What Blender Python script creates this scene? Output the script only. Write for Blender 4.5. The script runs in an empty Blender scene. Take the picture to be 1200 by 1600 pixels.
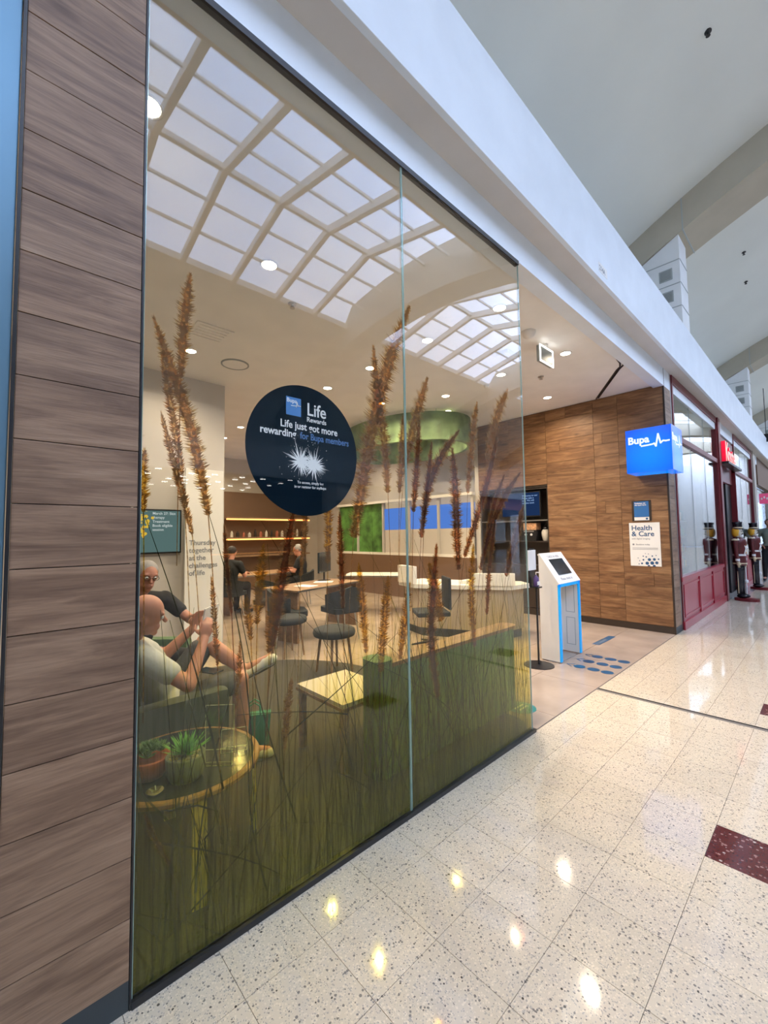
import bpy, bmesh, math, random
from mathutils import Vector, Matrix
random.seed(11)
PI = math.pi
S = bpy.context.scene
C = S.collection

# ---------------------------------------------------------------- camera, sky, exposure
cam_d = bpy.data.cameras.new('camera'); cam = bpy.data.objects.new('camera', cam_d); C.objects.link(cam)
_r, _u, _f = (0.73053893, -0.6827265, -0.01404978), (-0.02696667, -0.0494015, 0.99841489), (0.68233838, 0.72900207, 0.05450058)
cam.matrix_world = Matrix(((_r[0], _u[0], -_f[0], 0), (_r[1], _u[1], -_f[1], 0), (_r[2], _u[2], -_f[2], 1.5), (0, 0, 0, 1)))
cam_d.sensor_fit = 'HORIZONTAL'; cam_d.sensor_width = 36; cam_d.lens = 653.258 / 1200 * 36
cam_d.clip_start = 0.02; cam_d.clip_end = 300
S.camera = cam
SKY = 9.0
DOWN_W = 11.0
S.view_settings.view_transform = 'Standard'; S.view_settings.look = 'None'
S.view_settings.gamma = 1; S.view_settings.use_curve_mapping = False
S.view_settings.exposure = 0.0
S.cycles.transparent_max_bounces = 48
S.cycles.max_bounces = 10; S.cycles.diffuse_bounces = 5; S.cycles.glossy_bounces = 5; S.cycles.transmission_bounces = 6
S.cycles.use_denoising = True
S.cycles.sample_clamp_indirect = 6
S.cycles.caustics_reflective = False; S.cycles.caustics_refractive = False
W = bpy.data.worlds.new('sky'); S.world = W; W.use_nodes = True
nt = W.node_tree; nt.nodes.clear()
wo = nt.nodes.new('ShaderNodeOutputWorld'); bg = nt.nodes.new('ShaderNodeBackground')
tc = nt.nodes.new('ShaderNodeTexCoord'); nz = nt.nodes.new('ShaderNodeTexNoise'); cr = nt.nodes.new('ShaderNodeValToRGB')
nz.inputs['Scale'].default_value = 2.2; nz.inputs['Detail'].default_value = 5
cr.color_ramp.elements[0].position = .42; cr.color_ramp.elements[0].color = (.45, .59, .90, 1)
cr.color_ramp.elements[1].position = .68; cr.color_ramp.elements[1].color = (.76, .80, .95, 1)
nt.links.new(tc.outputs['Generated'], nz.inputs['Vector']); nt.links.new(nz.outputs['Fac'], cr.inputs['Fac'])
nt.links.new(cr.outputs['Color'], bg.inputs['Color']); bg.inputs['Strength'].default_value = SKY
nt.links.new(bg.outputs['Background'], wo.inputs['Surface'])

# ---------------------------------------------------------------- materials
def nodes(name):
    m = bpy.data.materials.new(name); m.use_nodes = True
    t = m.node_tree; b = t.nodes['Principled BSDF']
    return m, t, b
def P(name, col, rough=.5, metal=0.0, emit=None, es=0.0, coat=0.0, spec=None, trans=0.0, bump=0.0, bscale=60, var=0.0, vscale=3.0):
    m, t, b = nodes(name)
    b.inputs['Base Color'].default_value = (*col, 1); b.inputs['Roughness'].default_value = rough; b.inputs['Metallic'].default_value = metal
    if emit: b.inputs['Emission Color'].default_value = (*emit, 1); b.inputs['Emission Strength'].default_value = es
    if coat: b.inputs['Coat Weight'].default_value = coat; b.inputs['Coat Roughness'].default_value = .05
    if spec is not None: b.inputs['Specular IOR Level'].default_value = spec
    if trans: b.inputs['Transmission Weight'].default_value = trans
    g = t.nodes.new('ShaderNodeNewGeometry')
    n = t.nodes.new('ShaderNodeTexNoise'); n.inputs['Scale'].default_value = vscale; n.inputs['Detail'].default_value = 4
    t.links.new(g.outputs['Position'], n.inputs['Vector'])
    v = var if var else .06
    mx = t.nodes.new('ShaderNodeMixRGB'); mx.blend_type = 'MULTIPLY'; mx.inputs['Fac'].default_value = 1
    mx.inputs['Color1'].default_value = (*col, 1)
    mr = t.nodes.new('ShaderNodeMapRange'); mr.inputs['From Min'].default_value = .3; mr.inputs['From Max'].default_value = .7
    mr.inputs['To Min'].default_value = 1 - v; mr.inputs['To Max'].default_value = 1.0 + v * .3
    t.links.new(n.outputs['Fac'], mr.inputs['Value']); t.links.new(mr.outputs['Result'], mx.inputs['Color2'])
    t.links.new(mx.outputs['Color'], b.inputs['Base Color'])
    if bump:
        n2 = t.nodes.new('ShaderNodeTexNoise'); n2.inputs['Scale'].default_value = bscale; n2.inputs['Detail'].default_value = 3
        t.links.new(g.outputs['Position'], n2.inputs['Vector'])
        bp = t.nodes.new('ShaderNodeBump'); bp.inputs['Strength'].default_value = bump; bp.inputs['Distance'].default_value = .01
        t.links.new(n2.outputs['Fac'], bp.inputs['Height']); t.links.new(bp.outputs['Normal'], b.inputs['Normal'])
    return m
def mathn(t, op, a, b=None):
    n = t.nodes.new('ShaderNodeMath'); n.operation = op
    for i, v in enumerate((a, b)):
        if v is None: continue
        if isinstance(v, (int, float)): n.inputs[i].default_value = v
        else: t.links.new(v, n.inputs[i])
    return n.outputs[0]
def ramp(t, fac, stops, interp='LINEAR'):
    r = t.nodes.new('ShaderNodeValToRGB'); r.color_ramp.interpolation = interp
    e = r.color_ramp.elements
    while len(e) < len(stops): e.new(.5)
    for k, (p, c) in enumerate(stops):
        e[k].position = p; e[k].color = (*c, 1) if len(c) == 3 else c
    t.links.new(fac, r.inputs['Fac']); return r.outputs['Color']
def wood(name, cols, axis='X', rough=.5, gscale=1.0):
    """weathered oak: long grain along the given axis, blotches, knots, a tint of its own for every plank"""
    m, t, b = nodes(name); L = t.links
    g = t.nodes.new('ShaderNodeNewGeometry'); oi = t.nodes.new('ShaderNodeObjectInfo')
    off = t.nodes.new('ShaderNodeCombineXYZ'); L.new(mathn(t, 'MULTIPLY', oi.outputs['Random'], 37.0), off.inputs[0])
    L.new(mathn(t, 'MULTIPLY', oi.outputs['Random'], 91.0), off.inputs[1])
    ad = t.nodes.new('ShaderNodeVectorMath'); ad.operation = 'ADD'; L.new(g.outputs['Position'], ad.inputs[0]); L.new(off.outputs[0], ad.inputs[1])
    def nse(sx, sy, sz, detail=5, scale=1.0, dist=0.0, ty='ShaderNodeTexNoise'):
        mp = t.nodes.new('ShaderNodeMapping'); L.new(ad.outputs[0], mp.inputs['Vector'])
        mp.inputs['Scale'].default_value = (sx, sy, sz)
        n = t.nodes.new('ShaderNodeTexNoise'); n.inputs['Scale'].default_value = scale; n.inputs['Detail'].default_value = detail
        n.inputs['Distortion'].default_value = dist; n.inputs['Roughness'].default_value = .62
        L.new(mp.outputs[0], n.inputs['Vector']); return n.outputs['Fac']
    a = gscale
    if axis == 'X': s1, s2, s3 = (1.6*a, 14*a, 14*a), (9*a, 150*a, 150*a), (1.2*a, 2.5*a, 5*a)
    elif axis == 'Y': s1, s2, s3 = (14*a, 1.6*a, 14*a), (150*a, 9*a, 150*a), (2.5*a, 1.2*a, 5*a)
    else: s1, s2, s3 = (14*a, 14*a, 1.6*a), (150*a, 150*a, 9*a), (5*a, 2.5*a, 1.2*a)
    n1 = nse(*s1, dist=1.6); n2 = nse(*s2, detail=2); n3 = nse(*s3, detail=2, dist=.6)
    f = mathn(t, 'ADD', mathn(t, 'MULTIPLY', n1, .62), mathn(t, 'MULTIPLY', n3, .38))
    f = mathn(t, 'ADD', mathn(t, 'MULTIPLY', mathn(t, 'SUBTRACT', f, .5), 1.75), .5)
    col = ramp(t, f, [(.12, cols[0]), (.42, cols[1]), (.62, cols[2]), (.9, cols[3])])
    # fine streaks
    mx = t.nodes.new('ShaderNodeMixRGB'); mx.blend_type = 'MULTIPLY'; mx.inputs['Fac'].default_value = .55
    L.new(col, mx.inputs['Color1']); L.new(ramp(t, n2, [(.35, (.70, .67, .65)), (.55, (1, 1, 1))]), mx.inputs['Color2'])
    # knots: a stretched voronoi cell centre with rings
    mp = t.nodes.new('ShaderNodeMapping'); L.new(ad.outputs[0], mp.inputs['Vector'])
    mp.inputs['Scale'].default_value = {'X': (2.1, 5, 5), 'Y': (5, 2.1, 5), 'Z': (5, 5, 2.1)}[axis]
    vo = t.nodes.new('ShaderNodeTexVoronoi'); vo.inputs['Scale'].default_value = 1.15; L.new(mp.outputs[0], vo.inputs['Vector'])
    kn = ramp(t, mathn(t, 'ADD', vo.outputs['Distance'], mathn(t, 'MULTIPLY', n1, .12)), [(.07, (.22, .18, .15)), (.125, (.62, .56, .5)), (.2, (1, 1, 1))])
    mk = t.nodes.new('ShaderNodeMixRGB'); mk.blend_type = 'MULTIPLY'; mk.inputs['Fac'].default_value = .8
    L.new(mx.outputs[0], mk.inputs['Color1']); L.new(kn, mk.inputs['Color2'])
    # tint of the plank
    tn = t.nodes.new('ShaderNodeMixRGB'); tn.blend_type = 'MULTIPLY'; tn.inputs['Fac'].default_value = 1
    L.new(mk.outputs[0], tn.inputs['Color1']); L.new(ramp(t, oi.outputs['Random'], [(0, (.93, .90, .88)), (.5, (1, 1, 1)), (1, (1.0, .95, .91))]), tn.inputs['Color2'])
    L.new(tn.outputs[0], b.inputs['Base Color']); b.inputs['Roughness'].default_value = rough
    bp = t.nodes.new('ShaderNodeBump'); bp.inputs['Strength'].default_value = .25; bp.inputs['Distance'].default_value = .004
    L.new(n2, bp.inputs['Height']); L.new(bp.outputs[0], b.inputs['Normal'])
    return m
def terrazzo(name, base, specks, dens=.34, rough=.09, scale=95):
    m, t, b = nodes(name); L = t.links
    g = t.nodes.new('ShaderNodeNewGeometry'); oi = t.nodes.new('ShaderNodeObjectInfo')
    def layer(sc, rad, thr, cin, colr):
        vo = t.nodes.new('ShaderNodeTexVoronoi'); vo.inputs['Scale'].default_value = sc; L.new(g.outputs['Position'], vo.inputs['Vector'])
        sp = t.nodes.new('ShaderNodeSeparateColor'); L.new(vo.outputs['Color'], sp.inputs[0])
        d = mathn(t, 'LESS_THAN', vo.outputs['Distance'], mathn(t, 'MULTIPLY', sp.outputs[1], rad))
        k = mathn(t, 'LESS_THAN', sp.outputs[0], thr)
        mx = t.nodes.new('ShaderNodeMixRGB'); L.new(mathn(t, 'MULTIPLY', d, k), mx.inputs['Fac'])
        L.new(cin, mx.inputs['Color1']); mx.inputs['Color2'].default_value = (*colr, 1); return mx.outputs[0]
    n = t.nodes.new('ShaderNodeTexNoise'); n.inputs['Scale'].default_value = 2.4; n.inputs['Detail'].default_value = 5; L.new(g.outputs['Position'], n.inputs['Vector'])
    c = ramp(t, n.outputs['Fac'], [(.3, tuple(x*.93 for x in base)), (.7, base)])
    c = layer(scale, .75, .5, c, tuple(min(1, x*1.12) for x in base))
    c = layer(scale*1.3, .7, .35, c, specks[1])
    c = layer(scale*.8, .62, dens, c, specks[0])
    c = layer(scale*.45, .30, .10, c, specks[2])
    tn = t.nodes.new('ShaderNodeMixRGB'); tn.blend_type = 'MULTIPLY'; tn.inputs['Fac'].default_value = 1; L.new(c, tn.inputs['Color1'])
    L.new(ramp(t, oi.outputs['Random'], [(0, (.95, .95, .94)), (1, (1, 1, 1))]), tn.inputs['Color2'])
    L.new(tn.outputs[0], b.inputs['Base Color']); b.inputs['Roughness'].default_value = rough
    b.inputs['Specular IOR Level'].default_value = .62
    n4 = t.nodes.new('ShaderNodeTexNoise'); n4.inputs['Scale'].default_value = 5; L.new(g.outputs['Position'], n4.inputs['Vector'])
    bp = t.nodes.new('ShaderNodeBump'); bp.inputs['Strength'].default_value = .05; bp.inputs['Distance'].default_value = .01
    L.new(n4.outputs['Fac'], bp.inputs['Height']); L.new(bp.outputs[0], b.inputs['Normal'])
    return m
def thin_glass(name, tint=(.97, .98, .97), f0=.045, k=1.0):
    """a clear pane: straight-through light plus a mirror share that grows at glancing angles (Schlick)"""
    m = bpy.data.materials.new(name); m.use_nodes = True; t = m.node_tree; t.nodes.clear(); L = t.links
    o = t.nodes.new('ShaderNodeOutputMaterial'); tr = t.nodes.new('ShaderNodeBsdfTransparent'); tr.inputs[0].default_value = (*tint, 1)
    gl = t.nodes.new('ShaderNodeBsdfGlossy'); gl.inputs['Roughness'].default_value = 0.0; gl.inputs[0].default_value = (1, 1, 1, 1)
    lw = t.nodes.new('ShaderNodeLayerWeight'); lw.inputs[0].default_value = .5
    s = mathn(t, 'POWER', lw.outputs['Facing'], 5.0); s = mathn(t, 'MULTIPLY', s, (1 - f0) * k); s = mathn(t, 'ADD', s, f0)
    mx = t.nodes.new('ShaderNodeMixShader'); L.new(s, mx.inputs[0]); L.new(tr.outputs[0], mx.inputs[1]); L.new(gl.outputs[0], mx.inputs[2])
    L.new(mx.outputs[0], o.inputs[0]); return m
def print_film(name, col, dens=.75, var=.35, back=None):
    """ink on clear film: tints what is behind it, scatters a little of the light that falls on it"""
    m = bpy.data.materials.new(name); m.use_nodes = True; t = m.node_tree; t.nodes.clear(); L = t.links
    o = t.nodes.new('ShaderNodeOutputMaterial'); tr = t.nodes.new('ShaderNodeBsdfTransparent'); df = t.nodes.new('ShaderNodeBsdfDiffuse')
    tl = t.nodes.new('ShaderNodeBsdfTranslucent')
    g = t.nodes.new('ShaderNodeNewGeometry'); n = t.nodes.new('ShaderNodeTexNoise'); n.inputs['Scale'].default_value = 70; n.inputs['Detail'].default_value = 3
    L.new(g.outputs['Position'], n.inputs['Vector'])
    c = ramp(t, n.outputs['Fac'], [(.38, tuple(x * (1 - var) for x in col)), (.62, tuple(min(1, x * (1 + var)) for x in col))])
    L.new(c, tr.inputs[0])
    dc = back or tuple(x * .5 for x in col)
    df.inputs[0].default_value = (*dc, 1); tl.inputs[0].default_value = (*dc, 1)
    m1 = t.nodes.new('ShaderNodeMixShader'); m1.inputs[0].default_value = .5; L.new(df.outputs[0], m1.inputs[1]); L.new(tl.outputs[0], m1.inputs[2])
    m2 = t.nodes.new('ShaderNodeMixShader'); m2.inputs[0].default_value = 1 - dens; L.new(tr.outputs[0], m2.inputs[1]); L.new(m1.outputs[0], m2.inputs[2])
    L.new(m2.outputs[0], o.inputs[0]); return m
def emis(name, col, st):
    m = bpy.data.materials.new(name); m.use_nodes = True; t = m.node_tree; t.nodes.clear()
    o = t.nodes.new('ShaderNodeOutputMaterial'); e = t.nodes.new('ShaderNodeEmission'); e.inputs[0].default_value = (*col, 1); e.inputs[1].default_value = st
    t.links.new(e.outputs[0], o.inputs[0]); return m

M = {}
M['white'] = P('white_plaster', (.78, .80, .80), .6)
M['header'] = P('header_paint', (.74, .80, .86), .45)
M['soffit'] = P('soffit_paint', (.62, .58, .54), .6)
M['vault'] = P('vault_plaster', (.76, .78, .73), .8, var=.05, vscale=.8)
M['beam'] = P('beam_render', (.47, .43, .34), .8)
M['rib'] = P('rib_paint', (.78, .78, .72), .5)
M['inceil'] = P('shop_ceiling_paint', (.82, .80, .76), .7)
M['inwall'] = P('shop_wall_paint', (.55, .50, .43), .7)
M['black'] = P('black_metal', (.012, .012, .014), .35)
M['dark'] = P('dark_laminate', (.035, .024, .018), .4)
M['graphite'] = P('graphite_skirting', (.035, .045, .05), .5)
M['steel'] = P('brushed_steel', (.55, .57, .58), .3, 1.0)
M['bluepanel'] = P('blue_glazed_panel', (.15, .27, .36), .38, .6, var=.25, vscale=.7)
M['edge'] = P('glass_edge_green', (.35, .52, .48), .15, .2)
M['terr'] = terrazzo('cream_terrazzo', (.70, .59, .44), [(.24, .21, .18), (.44, .39, .33), (.10, .085, .07)], dens=.2, rough=.055, scale=150)
M['terr2'] = terrazzo('grey_terrazzo', (.40, .40, .38), [(.16, .15, .14), (.3, .28, .26), (.06, .05, .05)])
M['red_terr'] = terrazzo('red_terrazzo', (.105, .022, .020), [(.35, .20, .18), (.06, .01, .01), (.5, .42, .38)], dens=.25)
M['storefl'] = P('stone_look_tile', (.42, .335, .27), .2, var=.22, vscale=2.2)
M['grout'] = P('grout', (.16, .14, .12), .8)
M['wood_out'] = wood('weathered_oak_boards', [(.105, .058, .035), (.205, .123, .074), (.295, .187, .116), (.40, .275, .18)], 'X')
M['wood_in'] = wood('oak_boards_warm_lit', [(.065, .028, .012), (.18, .088, .038), (.275, .148, .068), (.41, .245, .12)], 'Y')  # same oak as the pillar boards, with warm shop light put into its colour
M['wood_z'] = wood('warm_oak_upright', [(.12, .06, .03), (.25, .13, .06), (.34, .19, .09), (.46, .28, .14)], 'Z')
M['birch'] = wood('pale_birch', [(.55, .42, .2), (.66, .52, .28), (.74, .6, .36), (.8, .68, .45)], 'Z', gscale=1.5)
M['tablewood'] = wood('table_oak', [(.17, .10, .05), (.25, .15, .08), (.32, .20, .11), (.40, .26, .15)], 'X')
M['glass'] = thin_glass('window_glass', (.975, .98, .965), .027)
M['skyglass'] = thin_glass('skylight_glass', (.84, .90, .98), .03)
M['shopglass'] = thin_glass('shop_window_glass', (.86, .9, .9), .07, 1.0)
M['acrylic'] = thin_glass('clear_acrylic', (.96, .97, .96), .06)
M['acrylic_edge'] = P('acrylic_edge', (.6, .66, .6), .2, emit=None)
M['red'] = P('red_lacquer', (.36, .02, .04), .3)
M['redframe'] = P('dark_red_frame', (.15, .008, .014), .35)
M['redletter'] = P('red_letter_face', (.75, .01, .04), .3, emit=(.9, .01, .05), es=.8)
M['cream'] = P('cream_letter_front', (.8, .72, .6), .4, emit=(1, .8, .6), es=.35)
M['creamwall'] = P('cream_column', (.50, .46, .40), .6)
M['lamp'] = emis('lamp_disc', (1, .88, .70), 34)
M['lampw'] = emis('lamp_disc_white', (1, .97, .92), 9)
M['led'] = emis('led_row_white', (1, .98, .95), 22)
M['cove'] = emis('cove_glow', (1, .42, .12), 3.2)
M['lampring'] = P('lamp_ring', (.8, .78, .74), .4)
M['blue'] = emis('lit_blue_acrylic', (.0, .12, .84), 1.0)
M['bluetext'] = emis('lit_white_letter', (.85, .97, 1), 1.15)
M['screen'] = emis('screen_dark_blue', (.012, .03, .09), 1.0)
M['screentext'] = emis('screen_text', (.35, .55, .95), .7)
M['wscreen'] = emis('screen_teal', (.10, .17, .17), 1.0)
M['wscreen2'] = emis('screen_pale', (.6, .66, .66), 1.0)
M['screenyel'] = emis('screen_yellow', (.75, .50, .06), 1.0)
M['bluestrip'] = emis('lit_blue_strip', (.10, .24, .75), 1.0)
M['greenmural'] = P('green_mural', (.10, .26, .05), .6, var=.7, vscale=4)
M['orangemural'] = P('orange_mural', (.5, .16, .06), .6, var=.6, vscale=5)
M['blacksc'] = P('black_glass', (.02, .03, .035), .12)
M['kioskw'] = P('kiosk_white', (.80, .78, .74), .3)
M['kioskblue'] = P('kiosk_blue_edge', (.0, .36, .80), .35, emit=(0, .35, .9), es=.35)
M['grille'] = P('grille_grey', (.28, .30, .29), .5)
M['greyline'] = P('grey_joint', (.38, .42, .42), .6)
M['paper'] = P('white_paper', (.80, .80, .78), .6)
M['ink'] = P('navy_ink', (.02, .09, .22), .6)
M['inkg'] = P('grey_ink', (.25, .27, .30), .6)
M['posterblue'] = P('poster_blue', (.02, .14, .40), .5)
M['flblue'] = P('floor_sticker_blue', (.008, .09, .20), .3)
M['flteal'] = P('floor_sticker_teal', (.03, .20, .20), .3)
M['navy'] = print_film('navy_vinyl', (.02, .05, .08), dens=.42, var=.05, back=(.018, .04, .062))
M['vwhite'] = P('vinyl_white', (.78, .80, .78), .5)
M['vblue'] = P('vinyl_blue', (.06, .17, .40), .5)
M['vlogo'] = P('vinyl_logo_blue', (.05, .20, .48), .5)
M['green'] = P('green_felt', (.12, .20, .10), .9, bump=.2, bscale=300)
M['armfab'] = P('grey_green_fabric', (.075, .095, .085), .9, bump=.2, bscale=300)
M['charcoal'] = P('charcoal_fabric', (.012, .015, .016), .8)
M['plinth'] = P('dark_plinth', (.03, .032, .026), .6)
M['skin'] = P('skin', (.58, .27, .18), .5, var=.12, vscale=14)
M['skin2'] = P('skin_tan', (.45, .20, .13), .5, var=.12, vscale=14)
M['tee'] = P('pale_grey_cotton', (.55, .58, .54), .9, bump=.3, bscale=25)
M['blackcl'] = P('black_cotton', (.012, .012, .014), .9, bump=.3, bscale=25)
M['greycl'] = P('sage_cotton', (.20, .24, .20), .9, bump=.3, bscale=25)
M['shorts'] = P('grey_shorts_cloth', (.09, .095, .10), .9, bump=.3, bscale=25)
M['hair'] = P('dark_hair', (.02, .013, .01), .6, bump=.5, bscale=200)
M['hairg'] = P('grey_hair', (.32, .30, .28), .7, bump=.5, bscale=200)
M['shoe'] = P('white_canvas', (.78, .74, .62), .6)
M['sole'] = P('grey_sole', (.08, .08, .07), .6)
M['eye'] = P('eye_dark', (.02, .015, .012), .2)
M['eyew'] = P('eye_white', (.7, .7, .68), .3)
M['teal'] = P('teal_bag', (.0, .20, .15), .6)
M['terracotta'] = P('terracotta', (.40, .12, .07), .8, bump=.2, bscale=40)
M['concrete'] = P('grey_pot', (.16, .19, .16), .8, bump=.2, bscale=40)
M['gravel'] = P('pale_gravel', (.6, .55, .4), .9, var=.5, vscale=120)
M['leaf'] = P('succulent_leaf', (.14, .42, .10), .5, var=.3, vscale=20)
M['leaf2'] = P('cactus_leaf', (.10, .22, .12), .6, var=.3, vscale=20)
M['pink'] = P('coral_figure', (.75, .25, .20), .6)
M['gold'] = P('gold_paint', (.80, .43, .03), .5)
M['soldred'] = P('soldier_maroon', (.10, .012, .014), .35)
M['soldblk'] = P('soldier_black', (.010, .010, .016), .25)
M['soldcream'] = P('soldier_cream', (.72, .62, .42), .4)
M['soldwhite'] = P('soldier_white', (.85, .87, .88), .5)
M['machine'] = P('machine_black', (.01, .01, .012), .3)
M['urn'] = P('urn_ceramic', (.62, .58, .50), .4)
M['box'] = P('patterned_box', (.75, .40, .2), .6, var=.5, vscale=30)
M['purple'] = P('bottle_purple', (.10, .06, .20), .3)
M['countw'] = P('counter_white', (.80, .76, .68), .3)
M['brown'] = P('brown_shop_wall', (.16, .09, .05), .6)
M['pinkban'] = P('pink_banner', (.45, .16, .15), .7)
M['carpet'] = P('grey_rug', (.05, .045, .036), .95, bump=.3, bscale=400)

# ---------------------------------------------------------------- mesh helpers
class MB:
    def __init__(s): s.v = []; s.f = []
    def add(s, v, f):
        n = len(s.v); s.v += [tuple(p) for p in v]; s.f += [tuple(i + n for i in q) for q in f]; return s
    def box(s, x0, x1, y0, y1, z0, z1, b=0.0):
        if b <= 0:
            v = [(x, y, z) for x in (x0, x1) for y in (y0, y1) for z in (z0, z1)]
            return s.add(v, [(0, 1, 3, 2), (4, 6, 7, 5), (0, 4, 5, 1), (2, 3, 7, 6), (0, 2, 6, 4), (1, 5, 7, 3)])
        bm = bmesh.new(); bmesh.ops.create_cube(bm, size=1)
        for q in bm.verts: q.co = Vector(((x0+x1)/2 + q.co.x*(x1-x0), (y0+y1)/2 + q.co.y*(y1-y0), (z0+z1)/2 + q.co.z*(z1-z0)))
        bmesh.ops.bevel(bm, geom=bm.edges[:], offset=b, segments=2, affect='EDGES', profile=.6)
        return s.bm(bm)
    def bm(s, bm):
        bm.verts.index_update(); v = [tuple(q.co) for q in bm.verts]; f = [tuple(q.index for q in g.verts) for g in bm.faces]; bm.free(); return s.add(v, f)
    def prism(s, pts, z0, z1, axis='Z'):
        n = len(pts)
        def m(a, b, c): return {'Z': (a, b, c), 'Y': (a, c, b), 'X': (c, a, b)}[axis]
        v = [m(a, b, z0) for a, b in pts] + [m(a, b, z1) for a, b in pts]
        f = [tuple(range(n))[::-1], tuple(range(n, 2*n))] + [(i, (i+1) % n, n+(i+1) % n, n+i) for i in range(n)]
        if axis == 'Y': f = [q[::-1] for q in f]
        return s.add(v, f)
    def lathe(s, prof, cx=0, cy=0, n=24, cap=True):
        k = len(prof); v = []
        for r, z in prof:
            for i in range(n): a = 2*PI*i/n; v.append((cx + r*math.cos(a), cy + r*math.sin(a), z))
        f = [(j*n+i, j*n+(i+1) % n, (j+1)*n+(i+1) % n, (j+1)*n+i) for j in range(k-1) for i in range(n)]
        if cap: f += [tuple(range(n))[::-1], tuple((k-1)*n+i for i in range(n))]
        return s.add(v, f)
    def tube(s, pts, r, n=8, cap=True):
        pts = [Vector(p) for p in pts]; rs = r if isinstance(r, (list, tuple)) else [r]*len(pts)
        v = []; up = Vector((0, 0, 1)); prev = None
        for i, p in enumerate(pts):
            d = (pts[min(i+1, len(pts)-1)] - pts[max(i-1, 0)]).normalized()
            if prev is None:
                a = d.cross(up if abs(d.z) < .9 else Vector((1, 0, 0))).normalized()
            else: a = (prev - d*prev.dot(d)).normalized()
            prev = a; b = d.cross(a)
            for k in range(n): t = 2*PI*k/n; v.append(p + (a*math.cos(t) + b*math.sin(t))*rs[i])
        f = [(j*n+i, j*n+(i+1) % n, (j+1)*n+(i+1) % n, (j+1)*n+i) for j in range(len(pts)-1) for i in range(n)]
        if cap: f += [tuple(range(n))[::-1], tuple((len(pts)-1)*n+i for i in range(n))]
        return s.add(v, f)
    def ell(s, c, r, rot=None, n=16, m=10):
        bm = bmesh.new(); bmesh.ops.create_uvsphere(bm, u_segments=n, v_segments=m, radius=1)
        R = rot or Matrix.Identity(3)
        for q in bm.verts: q.co = R @ Vector((q.co.x*r[0], q.co.y*r[1], q.co.z*r[2])) + Vector(c)
        return s.bm(bm)
    def cap(s, p0, r0, p1, r1, n=12):
        """tapered limb with round ends"""
        p0, p1 = Vector(p0), Vector(p1); d = p1 - p0; L = d.length; d.normalize(); pts = []; rs = []
        for k in (-.98, -.7, -.35, 0): pts.append(p0 + d*(k*r0)); rs.append(max(.001, r0*math.sqrt(1-k*k)))
        for k in (0, .35, .7, .98): pts.append(p1 + d*(k*r1)); rs.append(max(.001, r1*math.sqrt(1-k*k)))
        return s.tube(pts, rs, n)
    def mesh(s, name, smooth=False):
        me = bpy.data.meshes.new(name); me.from_pydata(s.v, [], s.f); me.update()
        bm = bmesh.new(); bm.from_mesh(me); bmesh.ops.recalc_face_normals(bm, faces=bm.faces[:]); bm.to_mesh(me); bm.free()
        if smooth: me.shade_smooth()
        return me
    def build(s, name, mat, parent=None, kind=None, smooth=False, auto=False):
        me = s.mesh(name, smooth); me.materials.append(mat)
        o = bpy.data.objects.new(name, me); C.objects.link(o)
        if parent: o.parent = parent
        if kind: o['kind'] = kind
        if auto:
            me.shade_smooth()
            bm = bmesh.new(); bm.from_mesh(me)
            for e in bm.edges:
                if len(e.link_faces) == 2 and e.calc_face_angle(0) > .6: e.smooth = False
            bm.to_mesh(me); bm.free()
        return o
def B(x0, x1, y0, y1, z0, z1, b=0.0): return MB().box(x0, x1, y0, y1, z0, z1, b)
def link_mesh(name, me, parent, loc=(0, 0, 0), rz=0):
    o = bpy.data.objects.new(name, me); C.objects.link(o); o.parent = parent; o.location = loc; o.rotation_euler.z = rz; return o
def thing(name, label, cat, loc=(0, 0, 0), rz=0, group=None):
    o = bpy.data.objects.new(name, None); o.empty_display_size = .1; C.objects.link(o); o.location = loc; o.rotation_euler.z = rz
    o['label'] = label; o['category'] = cat
    if group: o['group'] = group
    return o
def tag(o, label, cat, group=None, kind=None):
    o['label'] = label; o['category'] = cat
    if group: o['group'] = group
    if kind: o['kind'] = kind
    return o
def dup(root, loc, rz=None, label=None, group=None):
    r = root.copy(); C.objects.link(r); r.location = loc
    if rz is not None: r.rotation_euler.z = rz
    if label: r['label'] = label
    if group: r['group'] = group
    for ch in list(root.children):
        c = ch.copy(); C.objects.link(c); c.parent = r
        for g in list(ch.children):
            d = g.copy(); C.objects.link(d); d.parent = c
    return r
def struct(name, label=None):
    o = bpy.data.objects.new(name, None); o.empty_display_size = .1; C.objects.link(o); o['kind'] = 'structure'
    if label: o['label'] = label
    return o
def text(name, s, mat, parent, loc, size, rot, bold=0.0, depth=0.0006, align='LEFT', sx=1.0, shear=0.0):
    """lettering as real flat geometry; rot is a 3x3 matrix: columns = reading direction, letter up, outward normal"""
    cu = bpy.data.curves.new(name, 'FONT'); cu.body = s; cu.size = size; cu.extrude = depth; cu.offset = bold; cu.align_x = align; cu.shear = shear
    cu.resolution_u = 3
    tmp = bpy.data.objects.new(name, cu); C.objects.link(tmp)
    dg = bpy.context.evaluated_depsgraph_get(); me = bpy.data.meshes.new_from_object(tmp.evaluated_get(dg))
    bpy.data.objects.remove(tmp); bpy.data.curves.remove(cu)
    R = Matrix(rot).transposed().to_4x4()
    me.transform(Matrix.Translation(Vector(loc)) @ R @ Matrix.Diagonal((sx, 1, 1, 1)))
    me.materials.clear(); me.materials.append(mat); me.name = name
    o = bpy.data.objects.new(name, me); C.objects.link(o)
    if parent: o.parent = parent
    return o
ROT_F = ((1, 0, 0), (0, 0, 1), (0, -1, 0))       # on a plane facing the mall (-Y)
ROT_L = ((0, -1, 0), (0, 0, 1), (-1, 0, 0))      # on a plane facing -X (the wooden side wall)

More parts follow.
